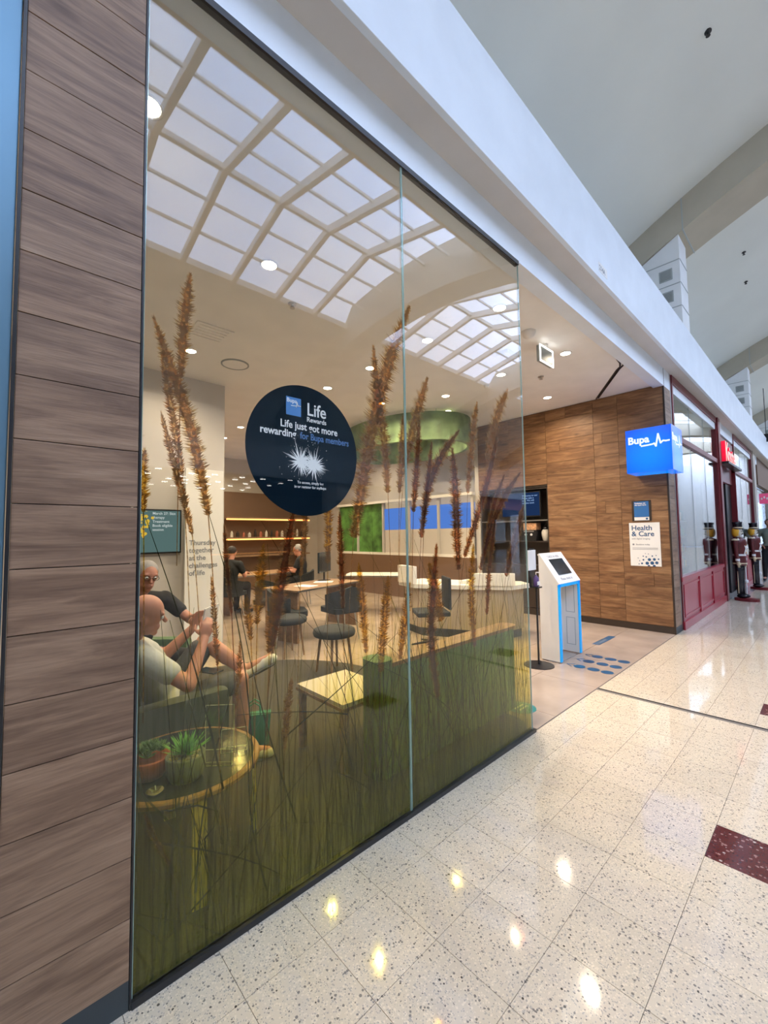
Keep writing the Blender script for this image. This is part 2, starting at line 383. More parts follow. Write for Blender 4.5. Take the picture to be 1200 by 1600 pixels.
YG = 1.606       # storefront line
XW = 7.257       # face of the wooden side wall
CZ = 3.70        # shop ceiling
YC = -4.2        # axis of the mall
def vz(y): return 8.0 - .043*(y - YC)**2          # plaster vault
def bz(y): return 7.5 - .043*(y - YC)**2          # underside of the arched beams

# ================================================================ SETTING
# ---- mall floor: terrazzo tiles 300 mm, laid from X = 2.44 and again from the movement joint at X = 4.30
floor = B(-9, 47, -11.2, 1.612, -.12, -.004).build('floor', M['grout'], kind='structure')
tile_me = B(-.149, .149, -.149, .149, -.02, 0, 0).mesh('floor_tile'); tile_me.materials.append(M['terr'])
tile_red = tile_me.copy(); tile_red.materials.clear(); tile_red.materials.append(M['red_terr'])
def in_view(x, y):
    d = Vector((x, y, -1.5)); a, b, c = d.dot(_r), d.dot(_u), d.dot(_f)
    return c > .05 and abs(a/c)*653 < 640 and -b/c*653 < 840
cells = []
xs = [2.44 + .3*k + .15 for k in range(-38, 7) if 2.44+.3*k+.3 <= 4.30] + [4.30 + .3*k + .152 for k in range(0, 142)]
ys = [.475 + .3*j + .15 for j in range(-39, 4)]
def is_red(x, y): return abs(y - .325) < .05 and any(abs(x - q) < .1 for q in (.19, 2.59, 4.752, 6.852, 8.952, 11.05, 13.15))
seen = []; far = MB(); farred = MB(); fargrey = MB()
for x in xs:
    for y in ys:
        y1 = min(y + .149, 1.604)
        if in_view(x, y): seen.append((math.hypot(x, y), x, y))
        else: (farred if is_red(x, y) else far).box(x-.149, x+.149, y-.149, y1, -.02, 0)
seen.sort()
for k, (d, x, y) in enumerate(seen):
    if k < 290 and y + .15 < 1.61: link_mesh('floor_tile', tile_red if is_red(x, y) else tile_me, floor, (x, y, 0))
    else: (farred if is_red(x, y) else (fargrey if x > 11.7 else far)).box(x-.149, x+.149, y-.149, min(y+.149, 1.604), -.02, 0)
far.build('floor_tiles_far', M['terr'], floor, 'stuff'); fargrey.build('floor_tiles_grey', M['terr2'], floor, 'stuff')
farred.build('floor_tiles_red', M['red_terr'], floor, 'stuff')
B(4.292, 4.300, -11, 1.604, -.01, .0006).build('movement_joint', M['black'], floor)

# ---- shop floor
sf = B(-.4, 13.5, 1.612, 11.4, -.12, -.004).build('floor_shop', M['grout'], kind='structure')
t0 = B(.0015, .8985, .0015, .5965, -.02, 0).mesh('shop_floor_tile'); t0.materials.append(M['storefl'])
for i in range(-1, 8):
    for j in range(0, 16):
        x = 4.3 + .9*(i-4); y = 1.614 + .6*j
        if x > 7.2: continue
        link_mesh('shop_floor_tile', t0, sf, (x, y, 0))

# ---- pillar of weathered boards at the left end of the shop front
pil = B(.05, .34, YG+.012, 2.2, .0, 4.0).build('wall_front', M['black'], kind='structure')
for k in range(21):
    z0 = .095 + .189*k - .002
    B(.036, .355, YG - .006 - random.uniform(0, .0012), YG + .013, z0 + .0014, min(z0 + .189 - .0014, 3.93), .0012).build('wood_board', M['wood_out'], pil)
B(.036, .356, YG - .004, YG + .012, .0, .093).build('skirting_board', M['graphite'], pil)
B(.026, .035, YG - .012, YG + .012, 0, 3.93).build('edge_trim', M['black'], pil)
B(.357, .363, YG - .008, YG + .06, 0, 3.66).build('edge_trim', M['black'], pil)
# neighbouring blue glazed panel
nb = struct('wall_left'); 
B(-3.2, .024, YG + .004, YG + .05, .42, 3.93, .003).build('cladding_panel', M['bluepanel'], nb)
B(-3.2, .024, YG + .004, YG + .05, 0, .415, .003).build('cladding_panel', M['steel'], nb)
B(-9, -3.2, YG, YG + .1, 0, 3.93).build('cladding_panel', M['inwall'], nb)
B(-9, .02, YG+.06, 2.3, 0, 3.93).build('backing', M['dark'], nb)

# ---- header over the front and mall bulkhead
hd = B(-9, 47, YG, YG + .14, 3.665, 3.935).build('trim_1', M['header'], kind='structure')
so = B(-9, 47, 1.43, YG, 3.935, 3.96).build('trim_2', M['soffit'], kind='structure')
fa = B(-9, 47, 1.40, 1.44, 3.932, 4.68, .004).build('trim_3', M['header'], kind='structure')
B(-9, 47, 1.44, 2.65, 4.64, 4.68).build('bulkhead_top', M['white'], fa)
for k in range(0, 18):
    xx = -7.5 + 3.6*k
B(4.17, 4.39, 1.3975, 1.401, 4.0, 4.09).build('number_plate', M['paper'], fa)
text('plate_lettering', '214A', M['inkg'], fa, (4.18, 1.397, 4.015), .07, ROT_F, .001)
ub = B(-9, 47, 2.6, 2.7, 3.9, 6.3).build('wall_upper', M['white'], kind='structure')
# ---- opposite side, mirrored about the axis of the mall
ofa = B(-9, 47, -9.84, -9.80, 3.55, 4.68).build('trim_4', M['header'], kind='structure')
B(-9, 47, -11.05, -9.84, 4.64, 4.68).build('bulkhead_top', M['white'], ofa)
B(-9, 47, -9.98, -9.84, 3.55, 3.58).build('soffit_board', M['soffit'], ofa)
B(-9, 47, -11.1, -11.0, 3.9, 6.3).build('wall_upper_opposite', M['white'], kind='structure')
B(-9.1, -9, -16, 2.7, 0, 9).build('wall_end_near', M['white'], kind='structure')
B(47, 47.1, -16, 2.7, 0, 9).build('wall_end_far', M['white'], kind='structure')

# ---- vaulted ceiling with the ridge skylight
ceil = struct('ceiling')
HW = 2.35
def strip(y0, y1, x0, x1, n=10):
    m = MB(); T = .12
    ys_ = [y0 + (y1-y0)*i/n for i in range(n+1)]
    v = [(x, y, vz(y) + h) for h in (0, T) for x in (x0, x1) for y in ys_]; k = n+1
    f = []
    for i in range(n):
        f += [(i, i+1, k+i+1, k+i), (2*k+i, 3*k+i, 3*k+i+1, 2*k+i+1)]
    f += [(0, 2*k, 2*k+n, n)] and []
    f += [(0, k, 3*k, 2*k), (n, 2*k+n, 3*k+n, k+n)]
    f += [tuple(list(range(0, k)) + [2*k+n-i for i in range(k)]), tuple([k+n-i for i in range(k)] + [3*k+i for i in range(k)])]
    return m.add(v, f)
strip(YC+HW, 2.66, -9, 47).build('vault_plaster', M['vault'], ceil, smooth=False, auto=True)
strip(-11.06, YC-HW, -9, 47).build('vault_plaster', M['vault'], ceil, auto=True)
beamx = [-8.04 + 7.87*k for k in range(7)]
RZ, EZ = 8.42, vz(YC+HW) + .13
for s_ in (-1, 1):   # upstand kerb along the glazing
    B(-9, 47, YC+s_*HW - .04, YC+s_*HW + .04, vz(YC+HW)-.01, EZ).build('skylight_kerb', M['rib'], ceil)
for bx in beamx:
    ya, yb = 2.64, -11.04; n = 26; m = MB()
    top = [(ya+(yb-ya)*i/n) for i in range(n+1)]
    pr = [(y, bz(y)) for y in top] + [(y, vz(y) + (.02 if abs(y-YC) > HW-.1 else .55)) for y in reversed(top)]
    m.prism(pr, bx, bx+.8, 'X').build('ceiling_beam', M['beam'], ceil, auto=True)
    for y in (1.35, .05):
        B(bx-.006, bx+.806, y-.008, y+.008, bz(y)-.012, bz(y)+.5).build('beam_joint', M['greyline'], ceil)
pw = (8.42 - EZ)
def slope_box(m, x0, x1, ya, za, yb, zb, w, h):
    """bar of width along x between two points of the roof slope"""
    v = [(x, y, z+dz) for x in (x0, x1) for (y, z) in ((ya, za), (yb, zb)) for dz in (-h, 0)]
    return m.add(v, [(0, 1, 3, 2), (4, 6, 7, 5), (0, 4, 5, 1), (2, 3, 7, 6), (0, 2, 6, 4), (1, 5, 7, 3)])
rib_m = MB()
for s_ in (-1, 1): slope_box(rib_m, -.055, .055, YC+s_*HW, EZ+.02, YC, RZ+.02, 0, .17)
rib_me = rib_m.mesh('skylight_rib'); rib_me.materials.append(M['rib'])
pane_s = {}
for s_ in (-1, 1):
    m = MB(); m.add([(0, YC+s_*HW, EZ+.02), (1.17, YC+s_*HW, EZ+.02), (1.17, YC, RZ+.02), (0, YC, RZ+.02)], [(0, 1, 2, 3)])
    for j in range(3):
        a, b = j/3, (j+1)/3
        mm = MB().add([(.03, YC+s_*HW*(1-a), EZ+.02+pw*a), (1.15, YC+s_*HW*(1-a), EZ+.02+pw*a), (1.15, YC+s_*HW*(1-b), EZ+.02+pw*b), (.03, YC+s_*HW*(1-b), EZ+.02+pw*b)], [(0, 1, 2, 3)])
        me = mm.mesh('skylight_pane'); me.materials.append(M['skyglass']); pane_s[(s_, j)] = me
pur = MB()
for s_ in (-1, 1):
    for j in (0, 1, 2):
        a = j/3; y = YC+s_*HW*(1-a); z = EZ+.02+pw*a; pur.box(0, 1.18, y-.018, y+.018, z-.05, z+.01)
pur.box(0, 1.18, YC-.045, YC+.045, RZ-.09, RZ+.02)
pur_me = pur.mesh('skylight_purlins'); pur_me.materials.append(M['rib'])
for bx in beamx[:6]:
    x0 = bx + .8
    for k in range(6):
        xa = x0 + 1.178*k
        if k: link_mesh('skylight_rib', rib_me, ceil, (xa, 0, 0))
        if xa > 30: continue
        o = link_mesh('skylight_purlins', pur_me, ceil, (xa, 0, 0)); o['kind'] = 'stuff'
        if xa < 24 and xa > -3:
            for s_ in (-1, 1):
                for j in range(3): link_mesh('skylight_pane', pane_s[(s_, j)], ceil, (xa, 0, 0))
# gable infill where the beams rise through the glazing are the beams themselves; close the ridge ends
# ventilation piers under each beam
for i, bx in enumerate(beamx[:6]):
    for side in (0, 1):
        if side and i > 3: continue
        if not side and i == 0: continue
        w = struct('wall_pier'); yf, yb = (1.415, 2.6) if not side else (-11.0, -9.815)
        top = min(bz(yf), bz(yb)) + .0
        pr = [(yf, 4.68), (yb, 4.68), (yb, bz(yb) - .004), (yf, bz(yf) - .004)]
        MB().prism(pr, bx + .02, bx + .5, 'X').build('pier_body', M['white'], w)
        if side: continue
        for z in (5.0, 5.37, 5.745):
            B(bx+.013, bx+.021, yf+.002, yb, z-.006, z+.006).build('pier_joint', M['greyline'], w)
            B(bx+.03, bx+.49, yf-.006, yf+.002, z-.006, z+.006).build('pier_joint', M['greyline'], w)
        for z in (5.55, 5.19, 4.86):
            v_ = B(bx+.006, bx+.02, yf+.1, yf+.28, z-.09, z+.09, .003).build('vent_frame', M['greyline'], w)
            q = MB()
            for t_ in range(6): q.box(bx+.0, bx+.008, yf+.118, yf+.262, z-.072+.025*t_, z-.072+.025*t_+.014)
            q.build('vent_slats', M['grille'], v_)
# small sprinkler heads on the vault
for (x, y, l) in ((5.6, .66, 'alone above the bulkhead, before the first arched beam'), (10.5, .9, 'beyond the first arched beam, the higher of two'), (11.7, 1.0, 'beyond the first arched beam, the lower of two')):
    z = vz(y); t = thing('sprinkler_head', 'dark sprinkler head on the vault ' + l, 'sprinkler', (x, y, z - .002), 0, 'sprinklers on the vault')
    MB().lathe([(.035, 0), (.035, -.012), (.012, -.02), (.012, -.045), (.022, -.05), (.022, -.055)], n=12).build('sprinkler_body', M['black'], t)

# ---- shop interior shell
B(-.4, XW + 6.2, YG + .14, 11.5, CZ, CZ + .12).build('ceiling_shop', M['inceil'], kind='structure')
B(-.4, XW + 6.2, 11.4, 11.5, 0, CZ).build('wall_back', M['inwall'], kind='structure')
B(-.4, -.3, 2.2, 11.4, 0, CZ).build('wall_inner_left', M['inwall'], kind='structure')
nw = B(-.3, 2.42, 5.95, 6.1, 0, CZ).build('wall_partition', P('tv_wall_paint', (.58, .55, .51), .7), kind='structure')
# wooden side wall: core, boards, skirting and the panel joints
wr = struct('wall_right')
B(XW + .02, 7.60, 1.63, 3.45, 0, CZ).build('wall_core', M['dark'], wr)
B(XW + .02, 7.60, 3.45, 4.9, 2.33, CZ).build('wall_core', M['dark'], wr)
B(7.70, 7.74, 3.45, 11.4, 0, CZ).build('wall_core', M['inwall'], wr)
B(XW + .02, 7.72, 4.9, 5.0, 0, CZ).build('wall_core', M['inwall'], wr)
segs = [1.628, 2.255, 2.63, 3.45]
for k in range(20):
    z0, z1 = .10 + .189*k, min(.10 + .189*(k+1), CZ)
    if z1 - z0 < .03: continue
    for s_ in range(3):
        a, b = segs[s_], segs[s_+1]; c = a + (b-a)*random.uniform(.25, .75)
        for (p, q) in (((a, b),) if random.random() < .75 else ((a, c), (c, b))):
            B(XW - random.uniform(0, .0016), XW + .02, p + .0015, q - .0015, z0 + .0014, z1 - .0014, .001).build('wood_board', M['wood_in'], wr)
    if z0 > 2.3: B(XW - .001, XW + .02, 3.452, 4.2, z0 + .0014, z1 - .0014).build('wood_board', M['wood_in'], wr); B(XW - .001, XW + .02, 4.203, 4.9, z0 + .0014, z1 - .0014).build('wood_board', M['wood_in'], wr)
B(XW - .004, XW + .02, 1.628, 3.45, 0, .098).build('skirting_board', M['dark'], wr)
for k in range(21):
    z0, z1 = .095 + .189*k, min(.095 + .189*(k+1), 3.93)
    if z1 - z0 < .03: continue
    B(XW + .012, 7.60, 1.607, 1.627, z0 + .0014, z1 - .0014, .001).build('wood_board', M['wood_out'], wr)
B(XW - .004, XW+.012, 1.604, 1.627, 0, 3.93).build('corner_trim', M['dark'], wr)
B(XW + .01, 7.60, 1.603, 1.627, 0, .095).build('skirting_board', M['graphite'], wr)
# black edged track groove in the shop ceiling
tr = MB(); pth = [(3.05, 1.655), (4.3, 1.69), (5.70, 1.735), (5.92, 1.76), (6.05, 1.80), (6.14, 1.87), (6.45, 2.06), (7.22, 2.53)]
for dx in (-.022, .022):
    tr.tube([(x + dx*.5, y + dx, CZ - .002) for x, y in pth], .012, 6)
tr.build('trim_5', M['black'], kind='structure')

# ---- glazed front: two panes, channel above and below
gw = struct('window_1')
B(.363, 3.01, YG - .006, YG + .03, 3.635, 3.668).build('window_frame', M['black'], gw)
B(.363, 3.035, YG - .012, YG + .034, 0, .024).build('window_frame', M['black'], gw)
for a, b in ((.366, 1.677), (1.683, 3.005)):
    p = B(a, b, YG, YG + .010, .024, 3.635).build('glass_pane', M['glass'], gw)
    for e in (a, b):
        B(e - .0016 + (.001 if e == a else -.001), e + .0016, YG + .0005, YG + .0095, .025, 3.634).build('pane_edge', M['edge'], p)
PLUMES = [
 ([(0.524, 2.505), (0.509, 2.369), (0.497, 2.204), (0.494, 2.094)], 0.054, 0),
 ([(0.399, 2.292), (0.449, 2.154), (0.513, 1.977), (0.561, 1.79), (0.599, 1.584)], 0.063, 0),
 ([(0.428, 2.165), (0.451, 2.036), (0.481, 1.875), (0.505, 1.724)], 0.035, 1),
 ([(0.429, 1.953), (0.467, 1.803), (0.517, 1.618), (0.541, 1.512)], 0.031, 1),
 ([(0.38, 1.814), (0.373, 1.724), (0.379, 1.591)], 0.039, 2),
 ([(1.749, 2.837), (1.612, 2.557), (1.494, 2.24), (1.398, 1.883), (1.309, 1.488)], 0.126, 0),
 ([(1.458, 2.51), (1.477, 2.306), (1.528, 2.037), (1.55, 1.726)], 0.085, 0),
 ([(1.896, 2.446), (1.787, 2.19), (1.683, 1.878)], 0.094, 0),
 ([(1.68, 2.177), (1.665, 1.985), (1.639, 1.731)], 0.067, 0),
 ([(1.814, 2.176), (1.791, 1.927), (1.75, 1.628)], 0.066, 3),
 ([(2.204, 2.175), (2.015, 1.992), (1.876, 1.783), (1.811, 1.481)], 0.081, 3),
 ([(1.92, 2.058), (1.878, 1.821), (1.837, 1.593)], 0.052, 3),
 ([(2.119, 2.045), (2.143, 1.802), (2.145, 1.516), (2.156, 1.274)], 0.113, 3),
 ([(2.819, 2.589), (2.62, 2.298), (2.507, 2.007)], 0.118, 0),
 ([(2.409, 2.404), (2.346, 2.163), (2.272, 1.768)], 0.089, 0),
 ([(2.678, 2.285), (2.543, 1.92), (2.397, 1.645), (2.22, 1.352)], 0.09, 3),
 ([(2.971, 1.968), (2.72, 1.771), (2.523, 1.515), (2.395, 1.258)], 0.088, 3),
 ([(2.737, 1.928), (2.572, 1.695), (2.454, 1.384)], 0.074, 3),
 ([(3.004, 1.711), (2.874, 1.465), (2.714, 1.191)], 0.112, 3),
 ([(1.157, 1.795), (1.162, 1.612), (1.153, 1.371)], 0.048, 2),
 ([(0.976, 1.635), (0.927, 1.383), (0.888, 1.143), (0.867, 1.04)], 0.066, 3),
 ([(0.829, 1.469), (0.809, 1.285), (0.801, 1.143)], 0.051, 2),
 ([(0.754, 1.265), (0.762, 1.187), (0.774, 1.083)], 0.035, 2),
 ([(0.888, 1.318), (0.864, 1.173), (0.852, 1.017)], 0.047, 2),
 ([(0.728, 1.091), (0.721, 0.919), (0.711, 0.824)], 0.026, 1),
 ([(1.708, 1.233), (1.662, 1.028), (1.618, 0.83)], 0.065, 2),
 ([(1.541, 1.281), (1.509, 1.051), (1.477, 0.795)], 0.069, 2),
 ([(1.34, 1.36), (1.362, 1.167), (1.383, 0.911)], 0.054, 2),
 ([(1.223, 1.613), (1.232, 1.397), (1.241, 1.151)], 0.046, 3),
 ([(1.948, 1.441), (1.903, 1.141), (1.872, 0.886), (1.93, 0.544)], 0.09, 3),
 ([(1.874, 1.33), (1.927, 1.176), (1.981, 0.98)], 0.105, 2),
 ([(0.613, 1.352), (0.626, 1.206), (0.64, 1.011)], 0.024, 1),
 ([(1.042, 1.725), (1.028, 1.521), (1.007, 1.322)], 0.034, 1),
 ([(0.661, 1.548), (0.677, 1.348), (0.694, 1.197)], 0.023, 3),
 ([(2.329, 1.431), (2.279, 1.1), (2.314, 0.766)], 0.077, 2),
 ([(0.958, 0.887), (0.936, 0.759), (0.923, 0.604)], 0.037, 1),
 ([(0.397, 0.579), (0.427, 0.482), (0.479, 0.371)], 0.018, 3),
 ([(2.611, 1.651), (2.504, 1.295), (2.456, 0.952)], 0.071, 3),
]

# ================================================================ PRINTED FILM ON THE GLASS (inside face)
def haze_mat():
    m = bpy.data.materials.new('meadow_haze_film'); m.use_nodes = True; t = m.node_tree; t.nodes.clear(); L = t.links
    o = t.nodes.new('ShaderNodeOutputMaterial'); tr = t.nodes.new('ShaderNodeBsdfTransparent'); df = t.nodes.new('ShaderNodeBsdfDiffuse')
    g = t.nodes.new('ShaderNodeNewGeometry'); sp = t.nodes.new('ShaderNodeSeparateXYZ'); L.new(g.outputs['Position'], sp.inputs[0])
    def n(sx, sz, det, sc=1):
        mp = t.nodes.new('ShaderNodeMapping'); L.new(g.outputs['Position'], mp.inputs[0]); mp.inputs['Scale'].default_value = (sx, 1, sz)
        q = t.nodes.new('ShaderNodeTexNoise'); q.inputs['Detail'].default_value = det; q.inputs['Scale'].default_value = sc; q.inputs['Distortion'].default_value = .7
        L.new(mp.outputs[0], q.inputs['Vector']); return q.outputs['Fac']
    streak = n(85, 3.0, 5); broad = n(3.2, 1.6, 3)
    z = mathn(t, 'ADD', sp.outputs['Z'], mathn(t, 'MULTIPLY', mathn(t, 'SUBTRACT', broad, .5), .55))
    z = mathn(t, 'ADD', z, mathn(t, 'MULTIPLY', mathn(t, 'SUBTRACT', streak, .5), .5))
    c = ramp(t, mathn(t, 'DIVIDE', z, 2.0), [(0.0, (.56, .58, .11)), (.12, (.68, .66, .15)), (.28, (.84, .77, .24)), (.40, (.92, .83, .42)), (.54, (.96, .93, .82)), (.72, (.955, .955, .945))])
    mx = t.nodes.new('ShaderNodeMixRGB'); mx.blend_type = 'MULTIPLY'
    L.new(mathn(t, 'MULTIPLY', mathn(t, 'LESS_THAN', sp.outputs['Z'], 5), ramp(t, mathn(t, 'DIVIDE', sp.outputs['Z'], 2.0), [(.2, (.8, .8, .8)), (.6, (0, 0, 0))])), mx.inputs['Fac'])
    L.new(c, mx.inputs['Color1']); L.new(ramp(t, streak, [(.35, (.50, .56, .42)), (.5, (1, 1, 1))]), mx.inputs['Color2'])
    L.new(mx.outputs[0], tr.inputs[0]); L.new(ramp(t, streak, [(.36, (.06, .07, .005)), (.5, (.27, .27, .03)), (.64, (.50, .46, .08))]), df.inputs[0])
    ms = t.nodes.new('ShaderNodeMixShader')
    L.new(ramp(t, mathn(t, 'DIVIDE', sp.outputs['Z'], 2.0), [(0, (.17, .17, .17)), (.12, (.12, .12, .12)), (.3, (.05, .05, .05)), (.5, (.0, .0, .0))]), ms.inputs[0])
    L.new(tr.outputs[0], ms.inputs[1]); L.new(df.outputs[0], ms.inputs[2]); L.new(ms.outputs[0], o.inputs[0]); return m
YF = 1.619
film = thing('window_film', 'clear film on the tall shop window printed with brown plumed grasses and green blades', 'film', (0.366, YF, .024))
for a, b in ((0, 1.31), (1.318, 2.637)):
    MB().add([(a, 0, 0), (b, 0, 0), (b, 0, 3.6), (a, 0, 3.6)], [(0, 1, 2, 3)]).build('film_sheet', haze_mat() if a == 0 else bpy.data.materials['meadow_haze_film'], film)
ink_p = [print_film('plume_brown', (.62, .37, .16), .60, .5, (.30, .19, .09)), print_film('plume_rose', (.78, .56, .32), .66, .45, (.40, .26, .13)),
         print_film('plume_gold', (.88, .50, .10), .72, .5, (.34, .20, .05)), print_film('plume_rust', (.50, .24, .12), .66, .5, (.14, .07, .035))]
ink_b = [print_film('blade_green', (.32, .36, .06), .78, .4, (.12, .15, .03)), print_film('blade_dark', (.10, .13, .05), .75, .4, (.04, .05, .02)), print_film('blade_yellow', (.60, .56, .16), .78, .4, (.28, .26, .08))]
def along(path, t):
    L = [math.dist(path[i], path[i+1]) for i in range(len(path)-1)]; T = t*sum(L)
    for i, l in enumerate(L):
        if T <= l or i == len(L)-1: k = T/l; return (path[i][0] + (path[i+1][0]-path[i][0])*k, path[i][1] + (path[i+1][1]-path[i][1])*k)
        T -= l
def smooth_path(p):
    for _ in range(2):
        q = [p[0]]
        for a, b in zip(p, p[1:]): q += [(a[0]*.75+b[0]*.25, a[1]*.75+b[1]*.25), (a[0]*.25+b[0]*.75, a[1]*.25+b[1]*.75)]
        p = q + [p[-1]]
    return p
yk = 0
def plume(path, w, k):
    """a feathery seed head as one flat printed shape: a narrow core, a fringe of slanting bristles, then its thin stalk"""
    global yk
    path = smooth_path(path); L = sum(math.dist(a, b) for a, b in zip(path, path[1:])); N = max(22, int(L/.006)); m = MB(); br = MB()
    yk = (yk + 1) % 12; y = .0012 + .0004*yk
    for i in range(N):
        t0, t1 = i/N, (i+1.1)/N; a = along(path, t0); b = along(path, min(1, t1)); d = (b[0]-a[0], b[1]-a[1]); l = math.hypot(*d) or 1e-6; d = (d[0]/l, d[1]/l); nx, nz = -d[1], d[0]
        env = w*.5*max(.12, min(1, (t0+.01)*3.2)**.6 * (1 if t0 < .7 else 1 - (t0-.7)*1.6)) * (1 + .18*math.sin(i*.55+yk))
        r0 = env*random.uniform(.35, .62); e1 = env*.45
        m.add([(a[0]+nx*r0, y, a[1]+nz*r0), (a[0]-nx*r0, y, a[1]-nz*r0), (b[0]-nx*e1, y, b[1]-nz*e1), (b[0]+nx*e1, y, b[1]+nz*e1)], [(0, 1, 2, 3)])
        for s_ in (-1, 1):
            for q in range(2):
                h = env*random.uniform(.8, 1.35); up = random.uniform(.004, .014); o_ = env*random.uniform(-.1, .35); ww = random.uniform(.0012, .0030)
                c = (a[0]+nx*s_*o_ + d[0]*l*q*.5, a[1]+nz*s_*o_ + d[1]*l*q*.5)
                tip = (c[0] + nx*s_*(h-o_) - d[0]*up, c[1] + nz*s_*(h-o_) - d[1]*up); md = ((c[0]+tip[0])/2 + d[0]*.002, (c[1]+tip[1])/2 + d[1]*.002); yy = y + .0002*(q+1) + .00005*(i % 3)
                br.add([(c[0]+d[0]*ww, yy, c[1]+d[1]*ww), (c[0]-d[0]*ww, yy, c[1]-d[1]*ww), (md[0]-d[0]*ww, yy, md[1]-d[1]*ww), (tip[0], yy, tip[1]), (md[0]+d[0]*ww, yy, md[1]+d[1]*ww)], [(0, 1, 2, 3, 4)])
    e = path[-1]; p = path[-3]; sx = (e[0]-p[0])/max(.01, (p[1]-e[1]))*.5; ln = min(e[1] - .06, random.uniform(.5, 1.1))
    pts = [(e[0] + sx*ln*f*(1-.4*f), e[1]-ln*f) for f in (0, .2, .4, .6, .8, 1)]
    blade(m, pts, .0045, .003, y)
    def loc_(q): z = MB(); z.v = [(v[0]-.366, v[1], v[2]-.024) for v in q.v]; z.f = q.f; return z
    o = loc_(m).build('printed_plume', ink_p[k], film); z = loc_(br).build('bristles', ink_p[(1, 0, 2, 0)[k]] if k != 2 else ink_p[2], o, 'stuff')
def blade(m, pts, w0, w1, y):
    v = []; n = len(pts)
    for i, (x, z) in enumerate(pts):
        w = w0 + (w1-w0)*i/(n-1); a = pts[max(0, i-1)]; b = pts[min(n-1, i+1)]; dx, dz = b[0]-a[0], b[1]-a[1]; l = math.hypot(dx, dz) or 1
        v += [(x - dz/l*w/2, y, z + dx/l*w/2), (x + dz/l*w/2, y, z - dx/l*w/2)]
    m.add(v, [(2*i, 2*i+1, 2*i+3, 2*i+2) for i in range(n-1)])
for p, w, k in PLUMES: plume(p, w*1.05, k)
for kk, (cnt, col, wmin, wmax, hmax) in enumerate(((330, 0, .0025, .010, 1.25), (230, 1, .0015, .006, 1.3), (190, 2, .0025, .009, 1.05))):
    m = MB()
    for i in range(cnt):
        x = random.uniform(.02, 2.6)
        if x < .9 and random.random() < .55: continue
        h = hmax*random.uniform(.2, 1)**(1.1 if random.random() < .35 else 2.0); r_ = random.random()
        lean = random.gauss(0, .10) if r_ > .2 else random.gauss(0, .5); z0 = 0 if random.random() < .65 else random.uniform(0, .45)
        y = .0062 + .0003*kk + .0002*(i % 5); bend = random.gauss(0, .10); pts = []
        for j in range(9):
            f = j/8; pts.append((min(2.62, max(.01, x + lean*h*f + (lean*.5 + bend)*h*f*f)), z0 + h*f*(1 - .22*abs(lean)*f)))
        w = random.uniform(wmin, wmax)*(1 if h > .4 else .7); v0 = len(m.v); blade(m, pts, w, w*.25, y)
    o = m.build('printed_blades', ink_b[col], film, 'stuff')
# a few bold bent stems that cross the print
m = MB()
for (x0, z0, x1, z1) in ((.30, .52, .02, 1.55), (.42, .55, .22, 1.62), (.62, .25, .33, 1.35), (.10, .10, .75, .52), (.05, .45, .60, .02), (.95, .30, .78, 1.25), (.55, .62, 1.25, .95), (1.05, .20, .80, .40), (1.30, .1, 1.12, .95), (1.72, .3, 1.98, .95), (2.05, .5, 2.5, 1.45), (1.5, .45, 1.32, 1.3), (2.3, .2, 2.15, 1.1), (.2, .2, .36, .95), (.48, .05, .42, .85), (.9, .62, .35, .78)):
    k_ = random.uniform(-.06, .06); pts = [(x0+(x1-x0)*f + k_*math.sin(PI*f), z0+(z1-z0)*f) for f in [j/9 for j in range(10)]]; blade(m, pts, .008, .002, .0074)
m.build('printed_stems', ink_b[1], film, 'stuff')

# ---- round vinyl notice
DC = (1.035, 1.887); RX, RZd = .293, .297
dn = thing('round_notice', 'round navy vinyl notice with white lettering stuck on the shop window', 'sticker', (DC[0], 1.6155, DC[1]))
MB().prism([(RX*math.cos(2*PI*i/72), RZd*math.sin(2*PI*i/72)) for i in range(72)], -.0004, .0004, 'Y').build('vinyl_disc', M['navy'], dn)
ft = -.0012
B(-.106, -.030, ft-.0004, ft, .150, .232).build('logo_square', M['vlogo'], dn)
text('lettering', 'Bupa', M['vwhite'], dn, (-.103, ft-.0006, .208), .026, ROT_F, .0004, .0002)
def pulse(m, x, z, s_, y0, w):
    pts = [(-1.5, -.12), (-.9, -.1), (-.45, -.06), (-.3, 0), (-.15, -.32), (.08, .95), (.28, -.05), (.5, .16), (.75, .1), (1.05, .12)]
    P_ = [(x + a*s_, z + b*s_) for a, b in pts]
    for a, b in zip(P_, P_[1:]):
        d = (b[0]-a[0], b[1]-a[1]); l = math.hypot(*d); n = (-d[1]/l*w/2, d[0]/l*w/2); e = (d[0]/l*w*.3, d[1]/l*w*.3)
        m.add([(a[0]-e[0]+n[0], y0, a[1]-e[1]+n[1]), (a[0]-e[0]-n[0], y0, a[1]-e[1]-n[1]), (b[0]+e[0]-n[0], y0, b[1]+e[1]-n[1]), (b[0]+e[0]+n[0], y0, b[1]+e[1]+n[1])], [(0, 1, 2, 3)])
m = MB(); pulse(m, -.052, .196, .019, ft-.0008, .0035); m.build('pulse_emblem', M['vwhite'], dn)
text('lettering', 'Life', M['vwhite'], dn, (.000, ft, .166), .082, ROT_F, .0010, .0002, sx=.92)
text('lettering', 'Rewards', M['vwhite'], dn, (.000, ft, .136), .031, ROT_F, .0005, .0002)
text('lettering', 'Life just got more', M['vwhite'], dn, (-.135, ft, .093), .046, ROT_F, .0009, .0002, sx=.93)
text('lettering', 'rewarding', M['vwhite'], dn, (-.230, ft, .052), .046, ROT_F, .0009, .0002, sx=.93)
text('lettering', 'for Bupa members', M['vblue'], dn, (-.035, ft, .052), .043, ROT_F, .0007, .0002, sx=.86)
